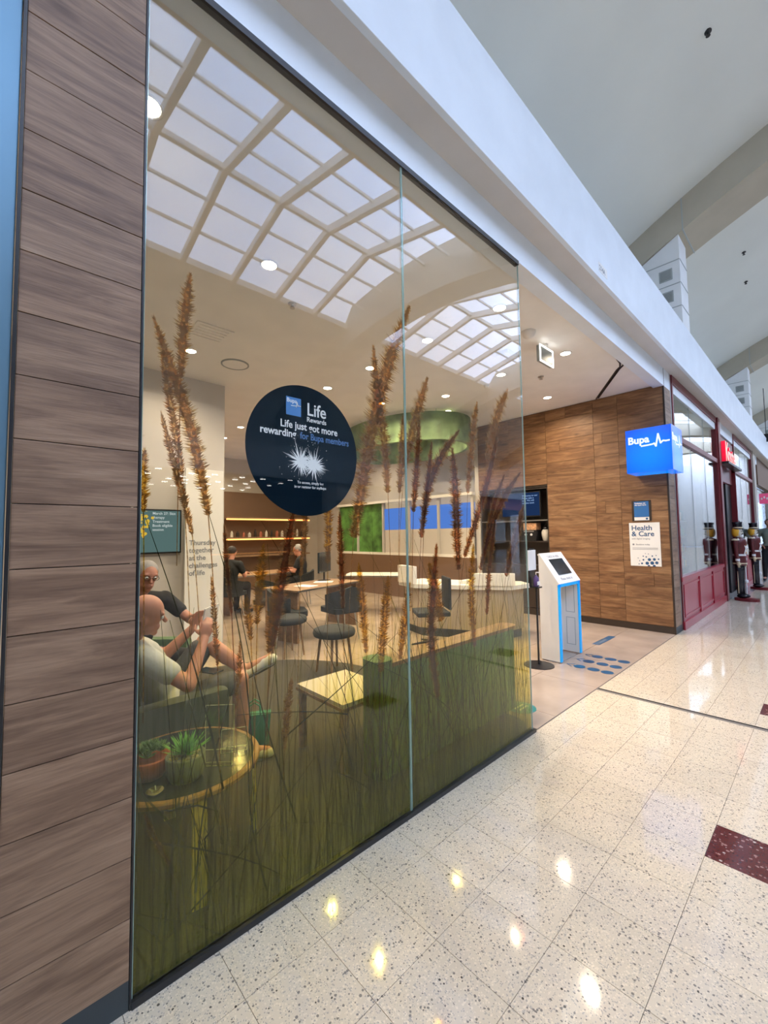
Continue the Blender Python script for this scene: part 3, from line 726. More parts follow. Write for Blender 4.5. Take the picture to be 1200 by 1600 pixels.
text('lettering', 'To access, simply log', M['vwhite'], dn, (0.02, ft, -.152), .0165, ROT_F, .0003, .0002, 'CENTER')
text('lettering', 'in or register for myBupa', M['vwhite'], dn, (0.02, ft, -.172), .0165, ROT_F, .0003, .0002, 'CENTER')
m = MB()
for cx, cz, n, R in ((-.035, -.052, 130, .075), (.038, -.062, 140, .075)):
    for i in range(n):
        a = random.uniform(0, 2*PI); r = R*random.uniform(.25, 1)**.8*(1.5 if random.random() < .08 else 1); w = random.uniform(.0016, .0038)
        b0 = random.uniform(0, .3)*r
        p = (cx+b0*math.cos(a), cz+b0*math.sin(a)); q = (cx+r*math.cos(a), cz+r*math.sin(a)); nn = (-math.sin(a)*w, math.cos(a)*w)
        yy = ft - .000004*i - .0003*(cx > 0); m.add([(p[0]+nn[0], yy, p[1]+nn[1]), (p[0]-nn[0], yy, p[1]-nn[1]), (q[0], yy, q[1])], [(0, 1, 2)])
    for i in range(30):
        a = random.uniform(0, 2*PI); r = R*random.uniform(.8, 1.6); x, z = cx+r*math.cos(a), cz+r*math.sin(a); w = random.uniform(.0008, .0022)
        m.add([(x-w, ft, z), (x, ft, z-w), (x+w, ft, z), (x, ft, z+w)], [(0, 1, 2, 3)])
m.build('spark_print', M['vwhite'], dn, 'stuff')

# ================================================================ SHOP CEILING FITTINGS
def downlight_proto():
    t = thing('downlight', 'x', 'lamp')
    MB().lathe([(.072, .0), (.074, -.006), (.066, -.010), (.058, -.006)], n=24, cap=False).build('trim_ring', M['lampring'], t, smooth=True)
    MB().lathe([(.0005, -.004), (.058, -.004)], n=24, cap=False).build('lamp_face', M['lamp'], t)
    return t
DL = [(.52, 2.27, 'nearest the boarded pillar'), (1.58, 3.01, 'over the round side table'), (1.65, 5.06, 'in front of the wall screen'), (3.56, 2.11, 'nearest the window pane joint'), (3.55, 3.03, 'second row in from the window'),
      (3.58, 4.05, 'third row in from the window'), (3.59, 5.03, 'fourth row in from the window'), (5.09, 2.13, 'beside the hanging exit box'), (5.10, 3.03, 'behind the hanging exit box'), (5.22, 4.1, 'over the long white counter'),
      (5.9, 4.6, 'beyond the white counter'), (6.55, 3.06, 'nearest the wooden side wall'), (4.69, 5.05, 'over the dark tub chairs'), (6.6, 8.07, 'in the rear corner by the mural'), (3.69, 9.1, 'over the rear of the room'),
      (3.58, 8.0, 'ahead of the rear row'), (3.78, 10.4, 'rearmost, by the back wall'), (6.2, 5.6, 'near the lit blue strip'), (5.3, 7.0, 'above the oak meeting table'), (2.6, 7.2, 'beside the white text panel'), (5.4, 9.4, 'before the warm lit shelf')]
dl0 = downlight_proto()
for i, (x, y, d) in enumerate(DL):
    o = dl0 if i == 0 else dup(dl0, (x, y, CZ), group='recessed downlights of the shop')
    o.location = (x, y, CZ); o['label'] = 'round recessed downlight, ' + d; o['group'] = 'recessed downlights of the shop'
    ld = bpy.data.lights.new('downlight_beam', 'AREA'); ld.shape = 'DISK'; ld.size = .11; ld.energy = DOWN_W*(1.6 if y > 5.5 else (.45 if y < 2.2 and x > 3 else .95 if y < 3.2 and x > 3 else 1.3)); ld.color = (1, .82, .60); ld.spread = math.radians(150)
    lo = bpy.data.objects.new('downlight_beam', ld); C.objects.link(lo); lo.parent = o; lo.location = (0, 0, -.012)
t = thing('ceiling_speaker', 'large round flush grille in the shop ceiling', 'speaker', (2.2, 5.09, CZ))
MB().lathe([(.17, 0), (.17, -.012), (.155, -.016), (.15, -.008)], n=32, cap=False).build('speaker_rim', M['grille'], t, smooth=True)
MB().lathe([(.0005, -.009), (.152, -.009)], n=32, cap=False).build('speaker_grille', M['inceil'], t)
t = thing('air_vent', 'square flush air vent in the ceiling behind the plumes', 'vent', (1.65, 4.47, CZ))
B(-.19, .19, -.19, .19, -.012, 0, .003).build('vent_frame', M['lampring'], t)
for k in range(5): B(-.15, .15, -.15+.065*k, -.12+.065*k, -.02, -.012).build('vent_slat', M['inceil'], t)
for (x, y, l) in ((2.02, 3.39, 'small ceiling sprinkler between two downlights'), (1.75, 6.0-.3, 'small ceiling sprinkler in front of the wall screen'), (5.6, 2.7, 'small ceiling sprinkler over the kiosk')):
    t = thing('sprinkler_head', l, 'sprinkler', (x, y, CZ)); MB().lathe([(.04, 0), (.04, -.006), (.012, -.01), (.012, -.035), (.024, -.038), (.024, -.042)], n=14).build('sprinkler_body', M['steel'], t)
t = thing('smoke_detector', 'white domed detector on the entrance ceiling beside the glass edge', 'detector', (4.23, 2.16, CZ))
MB().lathe([(.075, 0), (.075, -.018), (.06, -.05), (.035, -.072), (.001, -.078)], n=20).build('detector_dome', M['lampring'], t, smooth=True)
t = thing('exit_box', 'hanging blank illuminated exit box with white rim', 'sign', (4.66, 2.19, CZ))
B(-.02, .02, -.03, .03, -.05, 0).build('bracket', M['lampring'], t)
B(-.16, .16, -.022, .022, -.24, -.05, .006).build('housing', M['grille'], t)
for a in ((-.165, .165, -.06, -.048), (-.165, .165, -.245, -.233), (-.165, -.153, -.245, -.048), (.153, .165, -.245, -.048)): B(a[0], a[1], -.027, -.02, a[2], a[3]).build('lit_rim', M['lampw'], t)
t = thing('access_panel', 'small white square fitting on the ceiling beside the wooden wall', 'fitting', (4.55, 2.62, CZ))
B(-.13, .13, -.09, .09, -.05, 0, .01).build('cover', M['lampring'], t)
t = thing('security_camera', 'tiny white camera on the ceiling near the entrance edge', 'camera', (5.3, 3.4, CZ))
MB().lathe([(.04, 0), (.04, -.02), (.03, -.045), (.001, -.055)], n=14).build('camera_dome', M['lampring'], t, smooth=True)

# ================================================================ ENTRANCE OBJECTS
# kiosk
kx0, kx1, ky0, ky1 = 4.79, 5.38, 2.19, 2.42
k = thing('check_in_kiosk', 'white freestanding touchscreen kiosk with blue edged open front', 'kiosk', (kx0, ky0, 0)); w, d = kx1-kx0, ky1-ky0
prof = [(0, 0), (d, 0), (d, 1.24), (0, .90)]
for x0 in (0, w-.045):
    lg = MB().prism([(a, b) for a, b in [(0.006, .012), (d, .012), (d, 1.232), (.006, .892)]], x0, x0+.045, 'X').build('side_panel', M['kioskw'], k)
    B(x0-.0006, x0+.0456, -.006, .008, .012, .90).build('blue_edge', M['kioskblue'], lg)
    if x0 > 0: 
        for z in (.1, .5): 
            q = MB(); q.box(x0-.002, x0, .05, .16, z, z+.006).box(x0-.002, x0, .05, .16, z+.33, z+.336).box(x0-.002, x0, .05, .056, z, z+.33).box(x0-.002, x0, .154, .16, z, z+.33); q.build('panel_outline', M['greyline'], lg)
B(0, w, -.006, .01, .862, .902).build('blue_edge', M['kioskblue'], k)
B(.045, w-.045, d-.02, d, .02, 1.20).build('back_panel', M['kioskw'], k)
sl = math.atan2(.34, d); u = Vector((0, math.cos(sl), math.sin(sl))); nn = Vector((0, -math.sin(sl), math.cos(sl))); LL = math.hypot(.34, d)
def slab(x0, x1, a, b, h0, h1):
    o_ = Vector((0, -.004, .895)); v = [tuple(o_ + Vector((x, 0, 0)) + u*s_ + nn*h) for x in (x0, x1) for s_ in (a, b) for h in (h0, h1)]
    return MB().add(v, [(0, 1, 3, 2), (4, 6, 7, 5), (0, 4, 5, 1), (2, 3, 7, 6), (0, 2, 6, 4), (1, 5, 7, 3)])
slab(-.004, w+.004, 0, LL+.01, -.012, .012).build('top_panel', M['kioskw'], k)
sc = slab(.13, w-.10, .11, LL-.085, .012, .017).build('screen', M['blacksc'], k)
RK = ((1, 0, 0), tuple(u), tuple(nn))
def kp(x, s_, h): return tuple(Vector((x, -.004, .895)) + u*s_ + nn*h)
text('lettering', 'CHECK IN HERE', M['inkg'], k, kp(.14, LL-.062, .0125), .043, RK, .0008, .0003)
text('lettering', 'Please check in', M['inkg'], k, kp(.12, .04, .0125), .05, RK, .0008, .0003)
# sanitiser stand
t = thing('sanitiser_stand', 'black pole stand with disc foot holding a white notice and pump bottle', 'stand', (4.56, 2.34, 0))
MB().lathe([(.165, 0), (.165, .008), (.03, .014), (.001, .014)], n=32).build('base', M['black'], t, smooth=False)
MB().tube([(0, 0, .01), (0, 0, 1.02)], .011, 10).build('pole', M['black'], t)
B(-.05, .05, -.045, .055, .87, .885).build('bottle_tray', M['black'], t)
B(-.06, .06, .045, .055, .885, 1.32).build('backplate', M['black'], t)
nb_ = B(-.105, .07, -.004, .004, 1.07, 1.30, .002).build('notice_sheet', M['paper'], t); nb_.location.y = .035
t = thing('sanitiser_bottle', 'pump bottle with purple label on the black stand tray', 'bottle', (4.56, 2.34, .885))
MB().lathe([(.028, 0), (.030, .01), (.030, .10), (.012, .12), (.012, .13)], n=16).build('bottle_body', M['purple'], t, smooth=True)
B(-.03, .03, -.0315, -.029, .02, .06).build('bottle_label', M['paper'], t)
m = MB(); m.tube([(0, 0, .13), (0, 0, .16)], .005, 6).tube([(0, 0, .16), (0, -.04, .162)], .007, 6); m.build('pump', M['paper'], t)
# posters on the wooden wall
t = thing('health_poster', 'white Health & Care poster fixed to the wooden wall', 'poster', (XW - .006, 1.95, .97))
B(-.003, .001, -.205, .205, 0, .66, .0).build('poster_sheet', M['paper'], t)
for s_, z, sz, mt, bo in (('Health', .545, .105, 'ink', .002), ('& Care', .455, .105, 'ink', .002), ('with digital imaging', .405, .032, 'inkg', .0004)):
    text('lettering', s_, M[mt], t, (-.0035, .175, z), sz, ROT_L, bo, .0003)
text('lettering', 'Bookings today', M['inkg'], t, (-.0035, .12, .318), .03, ROT_L, .0006, .0003)
MB().prism([(.155+.014*math.cos(2*PI*i/14), .328+.014*math.sin(2*PI*i/14)) for i in range(14)], -.0045, -.0035, 'X').build('round_mark', M['inkg'], t)
m = MB()
for z in (.275, .262, .249): m.box(-.0042, -.0034, -.17, .17, z, z+.004)
m.build('small_print', M['inkg'], t)
m = MB()
for (y, z, r) in ((-.02, .045, .024), (-.085, .05, .026), (-.145, .055, .022), (-.05, .10, .022), (-.115, .105, .02), (.03, .095, .012), (.05, .04, .014), (-.01, .14, .01), (-.17, .11, .011), (-.09, .155, .010), (.09, .03, .008), (.08, .08, .007), (.03, .15, .009), (-.14, .165, .007), (-.04, .185, .006), (-.11, .005, .02), (-.04, .002, .018), (.10, .12, .006), (.0, .19, .005)):
    m.prism([(y+r*math.cos(2*PI*i/12), max(.0, z+r*math.sin(2*PI*i/12))) for i in range(12)], -.0045, -.0035, 'X')
m.build('dot_pattern', M['ink'], t, 'stuff')
t = thing('blue_poster', 'small blue notice in a holder above the white poster', 'poster', (XW - .006, 1.975, 1.655))
B(-.004, .001, -.13, .13, 0, .315).build('holder', M['dark'], t)
B(-.006, -.004, -.10, .10, .062, .30).build('notice_sheet', M['posterblue'], t)
B(-.006, -.004, -.10, .10, .01, .06).build('notice_foot', M['paper'], t)
text('lettering', 'Rebates on', M['paper'], t, (-.0064, .088, .262), .032, ROT_L, .0006, .0002)
text('lettering', 'the spot here', M['paper'], t, (-.0064, .088, .236), .028, ROT_L, .0006, .0002)
text('lettering', 'Just ask us', M['flteal'], t, (-.0064, .088, .19), .024, ROT_L, .0003, .0002)
MB().prism([(-.07+.016*math.cos(2*PI*i/14), .035+.016*math.sin(2*PI*i/14)) for i in range(14)], -.007, -.006, 'X').build('round_mark', M['ink'], t)
# lit blue cube sign wrapped round the wall corner
t = thing('blue_light_box', 'glowing blue cube sign on the corner of the wooden wall', 'sign', (6.83, 1.45, 2.35))
def bluebox():
    m, tt, b = nodes('blue_box_glow'); L = tt.links
    g = tt.nodes.new('ShaderNodeTexCoord')
    d = tt.nodes.new('ShaderNodeVectorMath'); d.operation = 'DISTANCE'; L.new(g.outputs['Object'], d.inputs[0]); d.inputs[1].default_value = (.28, .28, .26)
    c = ramp(tt, d.outputs['Value'], [(.25, (.0, .28, 1.0)), (.5, (.0, .095, .80))])
    L.new(c, b.inputs['Emission Color']); b.inputs['Emission Strength'].default_value = .95; b.inputs['Base Color'].default_value = (.0, .04, .3, 1); b.inputs['Roughness'].default_value = .2
    return m
MB().prism([(0, 0), (.59, 0), (.59, .148), (.418, .148), (.418, .575), (0, .575)], 0, .635).build('light_box', bluebox(), t)
text('lettering', 'Bupa', M['bluetext'], t, (-.002, .545, .425), .145, ROT_L, .005, .001, sx=.95)
m = MB(); pulse(m, .0, .0, .135, 0, .022)
me = m.mesh('pulse_emblem'); me.materials.append(M['bluetext'])
def lay(me_, R, loc): 
    q = me_.copy(); q.transform(Matrix.Translation(Vector(loc)) @ R.to_4x4()); return q
RL = Matrix(((0, 1, 0), (-1, 0, 0), (0, 0, 1)))      # local x -> -Y
link_mesh('pulse_emblem', lay(me, RL, (-.003, .17, .395)), t)
text('lettering', 'Bupa', M['bluetext'], t, (.03, -.002, .425), .145, ROT_F, .006, .001, sx=.95)
link_mesh('pulse_emblem', lay(me, Matrix.Identity(3), (.41, -.003, .395)), t)
# floor stickers
dots = [(x, y) for x in (4.83, 5.09, 5.35) for y in (2.0, 1.85, 1.71)]
for i, (x, y) in enumerate(dots):
    col_ = ('nearest', 'middle', 'far')[i//3]; row = ('kiosk end', 'centre', 'mall end')[i % 3]
    o = MB().lathe([(.062, .0002), (.062, .0022), (.0005, .0022)], n=22).build('floor_sticker', M['flblue'])
    o.location = (x, y, 0); tag(o, f'blue floor dot, {row} of the {col_} line before the kiosk', 'sticker', 'blue dots on the floor by the kiosk')
for i, x in enumerate((4.83, 5.09, 5.35)):
    m = MB(); 
    for s_ in (-1, 1): blade_ = m.add([(0, .04, .0005), (.016, .04, .0005), (.016*0+s_*.055+.016, -.03, .0005), (s_*.055, -.03, .0005), (0, .04, .0022), (.016, .04, .0022), (s_*.055+.016, -.03, .0022), (s_*.055, -.03, .0022)], [(4, 5, 6, 7), (0, 3, 2, 1), (0, 1, 5, 4), (1, 2, 6, 5), (2, 3, 7, 6), (3, 0, 4, 7)])
    o = m.build('floor_arrow', M['flblue']); o.location = (x, 2.10, 0)
    tag(o, 'blue arrowhead floor mark on the ' + ('nearest', 'middle', 'far')[i] + ' line of dots', 'sticker', 'blue arrowheads on the floor')
t = thing('floor_strip', 'dark blue rectangular lettered strip on the floor beyond the kiosk', 'sticker', (6.22, 2.225, 0))
B(-.31, .31, -.045, .045, .0002, .002).build('strip', M['flblue'], t)
text('lettering', 'PLEASE WAIT', M['inkg'], t, (-.27, -.022, .0022), .06, ((1, 0, 0), (0, 1, 0), (0, 0, 1)), .001, .0002)
t = thing('round_floor_sticker', 'round teal floor sticker half behind the glass edge', 'sticker', (3.36, 1.90, 0))
MB().lathe([(.125, .0002), (.125, .002), (.0005, .002)], n=36).build('disc', M['flteal'], t)
m = MB(); m.box(-.07, .07, .012, .03, .002, .0028).box(-.07, .07, -.03, -.012, .002, .0028); m.build('print', M['paper'], t)
# niche with screen and drinks
nc = thing('tea_niche', 'dark built-in niche in the wooden wall with shelves', 'cabinet', (XW + .03, 3.46, .0))
B(.30, .32, 0, 1.42, .1, 2.32).build('back_board', M['dark'], nc); B(0, .30, 0, .02, .1, 2.32).build('side_board', M['dark'], nc); B(0, .30, 1.40, 1.42, .1, 2.32).build('side_board', M['dark'], nc)
B(0, .30, 0.02, 1.40, 2.30, 2.32).build('top_board', M['dark'], nc); B(.0, .30, 0.02, 1.40, .0, .12).build('plinth', M['dark'], nc)
B(.0, .30, .02, 1.40, 1.715, 1.735).build('lit_shelf', M['steel'], nc); B(.03, .30, .02, 1.40, 1.325, 1.345).build('shelf', M['dark'], nc); B(.0, .30, .02, 1.40, .86, .90).build('worktop', M['dark'], nc)
for a, b in ((.02, .70), (.72, 1.40)): B(-.002, .016, a, b, .13, .85, .003).build('door', M['dark'], nc)
t = thing('niche_screen', 'dark blue information screen in the niche of the wooden wall', 'screen', (XW + .06, 3.62, 1.80))
B(0, .04, 0, .80, 0, .47, .006).build('screen_frame', M['black'], t); B(-.003, .0, .02, .78, .02, .45).build('screen_face', M['screen'], t)
for i, s_ in enumerate(('Welcome to our', 'Please take a', 'seat. We will', 'call you soon')): text('lettering', s_, M['screentext'], t, (-.0035, .36, .38-.045*i), .045, ROT_L, .0008, .0002)
t = thing('lidded_urn', 'cream lidded urn on the niche shelf', 'urn', (XW + .19, 3.60, 1.345))
MB().lathe([(.045, 0), (.05, .01), (.075, .10), (.078, .16), (.06, .20), (.045, .215)], n=20).build('urn_body', M['urn'], t, smooth=True)
MB().lathe([(.05, .215), (.052, .24), (.03, .27), (.012, .28), (.018, .30), (.001, .31)], n=18).build('lid', M['black'], t, smooth=True)
t = thing('patterned_box', 'orange patterned box on top of the black machine', 'box', (XW + .18, 3.86, 1.552)); B(-.09, .09, -.13, .13, 0, .13, .005).build('carton', M['box'], t)
t = thing('coffee_machine', 'black coffee machine standing in the wall niche', 'machine', (XW + .17, 3.86, 1.346))
B(-.12, .12, -.14, .14, 0, .205, .012).build('machine_body', M['machine'], t)
for y in (-.05, .06): MB().tube([(-.13, y, .12), (-.118, y, .12)], .022, 12).build('dial', M['lampring'], t)
B(-.125, -.118, -.1, .1, .17, .19).build('chrome_strip', M['steel'], t)

# ================================================================ LOUNGE
t = thing('wall_screen', 'flat screen on the lounge wall with pale picture and teal text field', 'screen', (.9, 5.94, 1.30))
B(0, .93, -.045, 0, 0, .57, .006).build('screen_frame', M['black'], t)
B(.36, .91, -.048, -.045, .02, .55).build('screen_field', M['wscreen'], t); B(.02, .36, -.048, -.045, .02, .55).build('screen_picture', M['wscreen2'], t)
m = MB()
for i in range(46):
    a = random.gauss(.46, .06); b = random.gauss(.38, .09); r = random.uniform(.01, .026); m.prism([(max(.37,a+r*math.cos(q)), min(.54, max(.1, b+r*math.sin(q)))) for q in (0, 1.2, 2.5, 3.7, 5)], -.0495, -.048, 'Y')
m.build('flower_picture', M['screenyel'], t, 'stuff')
for i, s_ in enumerate(('March 27: Skin', 'therapy', 'Treatment', 'Book eligible', 'session')): text('lettering', s_, M['wscreen2'], t, (.58, -.049, .50-.052*i), .046, ROT_F, .0006, .0002)
t = thing('text_panel', 'tall white freestanding panel with blue grey lettering beside the wall screen', 'panel', (1.84, 5.80, 0))
B(0, .5, -.02, .02, .0, 2.42, .004).build('panel_sheet', M['paper'], t)
B(-.02, .52, -.12, .12, .0, .03, .004).build('panel_foot', M['steel'], t)
for i, s_ in enumerate(('Thursday', 'together', 'at the', 'challenges', 'of life')): text('lettering', s_, M['inkg'], t, (.05, -.0215, 1.40-.10*i), .092, ROT_F, .0022, .0003)
t = thing('wall_print', 'pale grey flower silhouette print above the wall screen', 'print', (1.22, 5.948, 1.98))
m = MB()
m.prism([(-.012, 0), (.012, 0), (.02, 1.0), (.0, 1.0)], -.004, 0, 'Y')
for z, s_, L_ in ((.15, -1, .22), (.2, 1, .25), (.45, -1, .26), (.5, 1, .2), (.7, -1, .16), (.75, 1, .18)):
    m.prism([(0, z), (s_*L_*.5, z+.1), (s_*L_, z+.09), (s_*L_*.6, z+.02)] if s_ > 0 else [(0, z), (s_*L_*.6, z+.02), (s_*L_, z+.09), (s_*L_*.5, z+.1)], -.004, 0, 'Y')
m.prism([(.01+.09*math.cos(2*PI*i/10)*(1 if i % 2 else .6), 1.05+.09*math.sin(2*PI*i/10)*(1 if i % 2 else .6)) for i in range(10)], -.004, 0, 'Y')
m.build('print_shape', M['creamwall'], t)

def bez(a, b, c, n=8): return [tuple((1-t)**2*a[i] + 2*t*(1-t)*b[i] + t*t*c[i] for i in range(len(a))) for t in [k/n for k in range(n+1)]]
def armchair(name, label, loc, rz, mat):
    t = thing(name, label, 'armchair', loc, rz, 'grey green lounge armchairs')
    B(-.30, .32, -.27, .27, .14, .40, .05).build('seat', mat, t, auto=True)
    for s_ in (-1, 1): B(-.36, .34, min(s_*.28, s_*.40), max(s_*.28, s_*.40), .12, .60, .045).build('armrest', mat, t, auto=True)
    MB().prism([(-.33, .30), (-.30, .30), (-.34, .50), (-.40, .90), (-.46, .92), (-.50, .86), (-.46, .5), (-.42, .14), (-.33, .14)][::-1], -.36, .36, 'Y').build('backrest', mat, t)
    for x in (-.3, .28):
        for y in (-.3, .3): MB().tube([(x, y, .13), (x*1.05, y*1.05, 0)], [.02, .012], 8).build('leg', M['dark'], t)
    return t
armchair('lounge_armchair', 'grey green armchair under the bald man in the pale tee', (.72, 2.90, 0), .04, M['armfab'])
armchair('lounge_armchair', 'dark green armchair under the man in the black shirt', (.86, 4.02, 0), -.75, M['green'])

# round side table with bamboo legs
RT = (.69, 2.15)
t = thing('round_side_table', 'low round dark topped side table on bent pale birch legs', 'table', (*RT, 0))
MB().lathe([(.335, .425), (.345, .432), (.345, .446), (.338, .452), (.001, .452)], n=48).build('tabletop', M['tablewood'], t, smooth=False, auto=True)
MB().lathe([(.318, .4522), (.318, .4535), (.001, .4535)], n=48).build('top_inlay', M['blacksc'], t)
for i in range(4):
    a = -PI/2 - .12 + i*PI/2; c_, s_ = math.cos(a), math.sin(a)
    pr = [(.10, .405), (.27, .405), (.30, .39), (.315, .35), (.325, .0), (.343, .0), (.335, .36), (.315, .41), (.28, .425), (.10, .425)]
    m = MB().prism(pr, -.028, .028, 'Y'); R = Matrix.Rotation(a, 3, 'Z'); m.v = [tuple(R @ Vector(v)) for v in m.v]
    m.build('leg', M['birch'], t)
t = thing('power_cable', 'thin dark cable hanging under the round side table by its front leg', 'cable', (RT[0], RT[1], .42))
t2 = MB().tube([(-.20, -.20, 0), (-.14, -.27, -.02), (-.05, -.33, -.01), (.03, -.352, -.06), (.02, -.355, -.10), (-.03, -.354, -.14), (-.02, -.352, -.22), (.0, -.352, -.30), (-.01, -.36, -.40), (-.02, -.37, -.41)], .0035, 6).build('cable_run', M['black'], t, smooth=True)
def rosette(m, n, L, w, z, tilt=.5, cur=.4):
    for i in range(n):
        a = i*2.399; k = i/n; l = L*(1-.35*k); el = .25 + 1.15*k; d = Vector((math.cos(a)*math.cos(el), math.sin(a)*math.cos(el), math.sin(el))); sd = Vector((-math.sin(a), math.cos(a), 0))
        up = d.cross(sd)*-1; b = Vector((0, 0, z)); q = b + d*l*.5; e = b + d*l + Vector((0, 0, .12*l))
        v = [b - sd*w*.5, b + sd*w*.5, q + sd*w*.6, q - sd*w*.6, e, b - up*w*.35, q - up*w*.35]
        m.add(v, [(0, 1, 2, 3), (3, 2, 4), (0, 3, 6, 5), (1, 5, 6, 2), (3, 4, 6), (2, 6, 4)])
    return m
t = thing('potted_succulent', 'spiky green succulent in a grey pot with pale gravel on the side table', 'plant', (.645, 1.985, .4537))
MB().lathe([(.052, 0), (.062, .02), (.068, .085), (.062, .09), (.058, .078), (.001, .076)], n=28).build('pot', M['concrete'], t, smooth=True)
m = MB()
for i in range(70):
    a = random.uniform(0, 6.28); r = .055*math.sqrt(random.random()); m.ell((r*math.cos(a), r*math.sin(a), .079), (.007, .006, .005), n=5, m=4)
m.build('gravel', M['gravel'], t, 'stuff')
rosette(MB(), 40, .10, .012, .085).build('leaves', M['leaf'], t); t.scale = (1.2, 1.2, 1.15)
t = thing('potted_cactus', 'clustered green succulent in a terracotta bowl on the side table', 'plant', (.535, 2.105, .4537))
MB().lathe([(.05, 0), (.07, .03), (.078, .075), (.072, .08), (.066, .07), (.001, .068)], n=28).build('pot', M['terracotta'], t, smooth=True)
m = MB()
for i in range(9):
    a = i*2.4; r = .05*math.sqrt(i/9); q = rosette(MB(), 18, .042, .012, .085 + .022*(1-i/9)); m.add([(v[0]+r*math.cos(a), v[1]+r*math.sin(a), v[2]) for v in q.v], q.f)
m.build('leaves', M['leaf2'], t); t.scale = (1.1, 1.1, 1.1)
t = thing('coral_ornament', 'small coral pink branching ornament behind the terracotta bowl', 'ornament', (.47, 2.21, .4537))
m = MB().lathe([(.03, 0), (.028, .02), (.02, .07), (.026, .13), (.014, .165)], n=14); m.tube([(0, 0, .14), (.02, 0, .18), (.018, 0, .20)], [.012, .010, .006], 8).tube([(0, 0, .14), (-.02, .01, .185)], [.012, .006], 8)
m.build('ornament_body', M['pink'], t, smooth=True)
def acrylic(name, label, loc, rz, w, h, d):
    t = thing(name, label, 'holder', loc, rz)
    B(-w/2, w/2, 0, .003, .004, h).build('back_sheet', M['acrylic'], t)
    B(-w/2, w/2, -d, 0, 0, .003).build('base_sheet', M['acrylic'], t)
    B(-w/2, w/2, -d, -d+.003, .003, h*.28).build('front_lip', M['acrylic'], t)
    m = MB()
    for x in (-w/2, w/2): m.tube([(x, .0015, 0), (x, .0015, h)], .0012, 6); m.tube([(x, -d, 0), (x, -d, h*.28)], .0012, 6); m.tube([(x, -d, 0), (x, 0, 0)], .0012, 6)
    for y, z in ((.0015, h), (-d, h*.28), (-d, 0), (.0015, 0)): m.tube([(-w/2, y, z), (w/2, y, z)], .0012, 6)
    m.build('polished_edge', M['acrylic_edge'], t)
acrylic('leaflet_holder', 'empty clear upright acrylic leaflet holder on the side table', (.80, 2.0, .4537), -.7, .13, .26, .03)
acrylic('leaflet_holder', 'low clear acrylic tray beside the upright leaflet holder', (.91, 2.09, .4537), -.45, .12, .09, .05)
t = thing('small_metal_dish', 'small shiny metal dish with keys at the table edge', 'dish', (.515, 1.95, .4537))
MB().lathe([(.018, 0), (.034, .012), (.031, .013), (.001, .004)], n=20).build('dish', M['steel'], t, smooth=True)
m = MB()
for i in range(5): m.tube([(.01*math.cos(i), .01*math.sin(i), .008), (.022*math.cos(i*1.3), .022*math.sin(i*1.3), .02)], .003, 6)
m.build('keys', M['steel'], t)
t = thing('teal_bag', 'teal shopping bag standing on the floor by the armchair', 'bag', (1.42, 2.92, 0), -.5); t.scale = (.62, .62, .62)
MB().prism([(-.16, 0), (.16, 0), (.185, .36), (-.185, .36)], -.06, .06, 'Y').build('bag_body', M['teal'], t)
for y in (-.055, .055): MB().tube([(-.07, y, .35), (-.06, y, .46), (0, y, .50), (.06, y, .46), (.07, y, .35)], .008, 6).build('handle', M['teal'], t, smooth=True)
B(-.15, -.07, -.066, -.0605, .23, .34).build('bag_label', M['paper'], t)
# curved bench with padded green back along the window
t = thing('window_bench', 'long curved bench with green padded back standing along the window', 'bench', (0, 0, 0))
def rounded(x0, x1, y0, y1, r0, r1, n=8):
    pts = []
    for cx, cy, a0, r in ((x1-r1, y0+r1, -PI/2, r1), (x1-r1, y1-r1, 0, r1), (x0+r0, y1-r0, PI/2, r0), (x0+r0, y0+r0, PI, r0)):
        pts += [(cx+r*math.cos(a0+PI/2*k/n), cy+r*math.sin(a0+PI/2*k/n)) for k in range(n+1)]
    return pts
npan = 7; W_ = (3.37-1.76)/npan
MB().prism(rounded(1.80, 3.37, 1.93, 2.06, .05, .06), .0, .675).build('backrest', M['green'], t, auto=True)
MB().prism(rounded(1.75, 3.385, 1.915, 2.075, .06, .07), .675, .70).build('back_capping', M['tablewood'], t, auto=True)
MB().prism(rounded(2.12, 3.37, 2.08, 2.56, .12, .2), .10, .42).build('seat', M['armfab'], t, auto=True)
MB().prism(rounded(1.715, 1.87, 1.90, 2.085, .06, .07), .03, .725).build('end_bolster', M['green'], t, auto=True)
MB().prism(rounded(2.16, 3.30, 1.96, 2.50, .1, .2), .0, .10).build('plinth', M['plinth'], t)
t = thing('low_table', 'low pale square table with an oak edge by the bench end', 'table', (1.84, 2.40, 0))
B(-.22, .22, -.27, .27, .42, .445).build('tabletop', M['inwall'], t); B(-.225, .225, -.275, .275, .40, .42).build('top_edge', M['tablewood'], t)
for x in (-.19, .19):
    for y in (-.24, .24): B(x-.02, x+.02, y-.02, y+.02, 0, .40).build('leg', M['tablewood'], t)
t = thing('grey_rug', 'large dark grey rug with rounded corners under the lounge chairs and bench', 'rug', (0, 0, 0))
def corner(cx, cy, r, a0, n=10): return [(cx+r*math.cos(a0+PI/2*k/n), cy+r*math.sin(a0+PI/2*k/n)) for k in range(n+1)]
MB().prism(corner(2.95, 1.86, .20, -PI/2) + corner(1.65, 3.45, 1.5, 0) + corner(.4, 4.45, .5, PI/2) + corner(.0, 1.76, .1, PI), .0005, .009).build('rug_pile', M['carpet'], t)

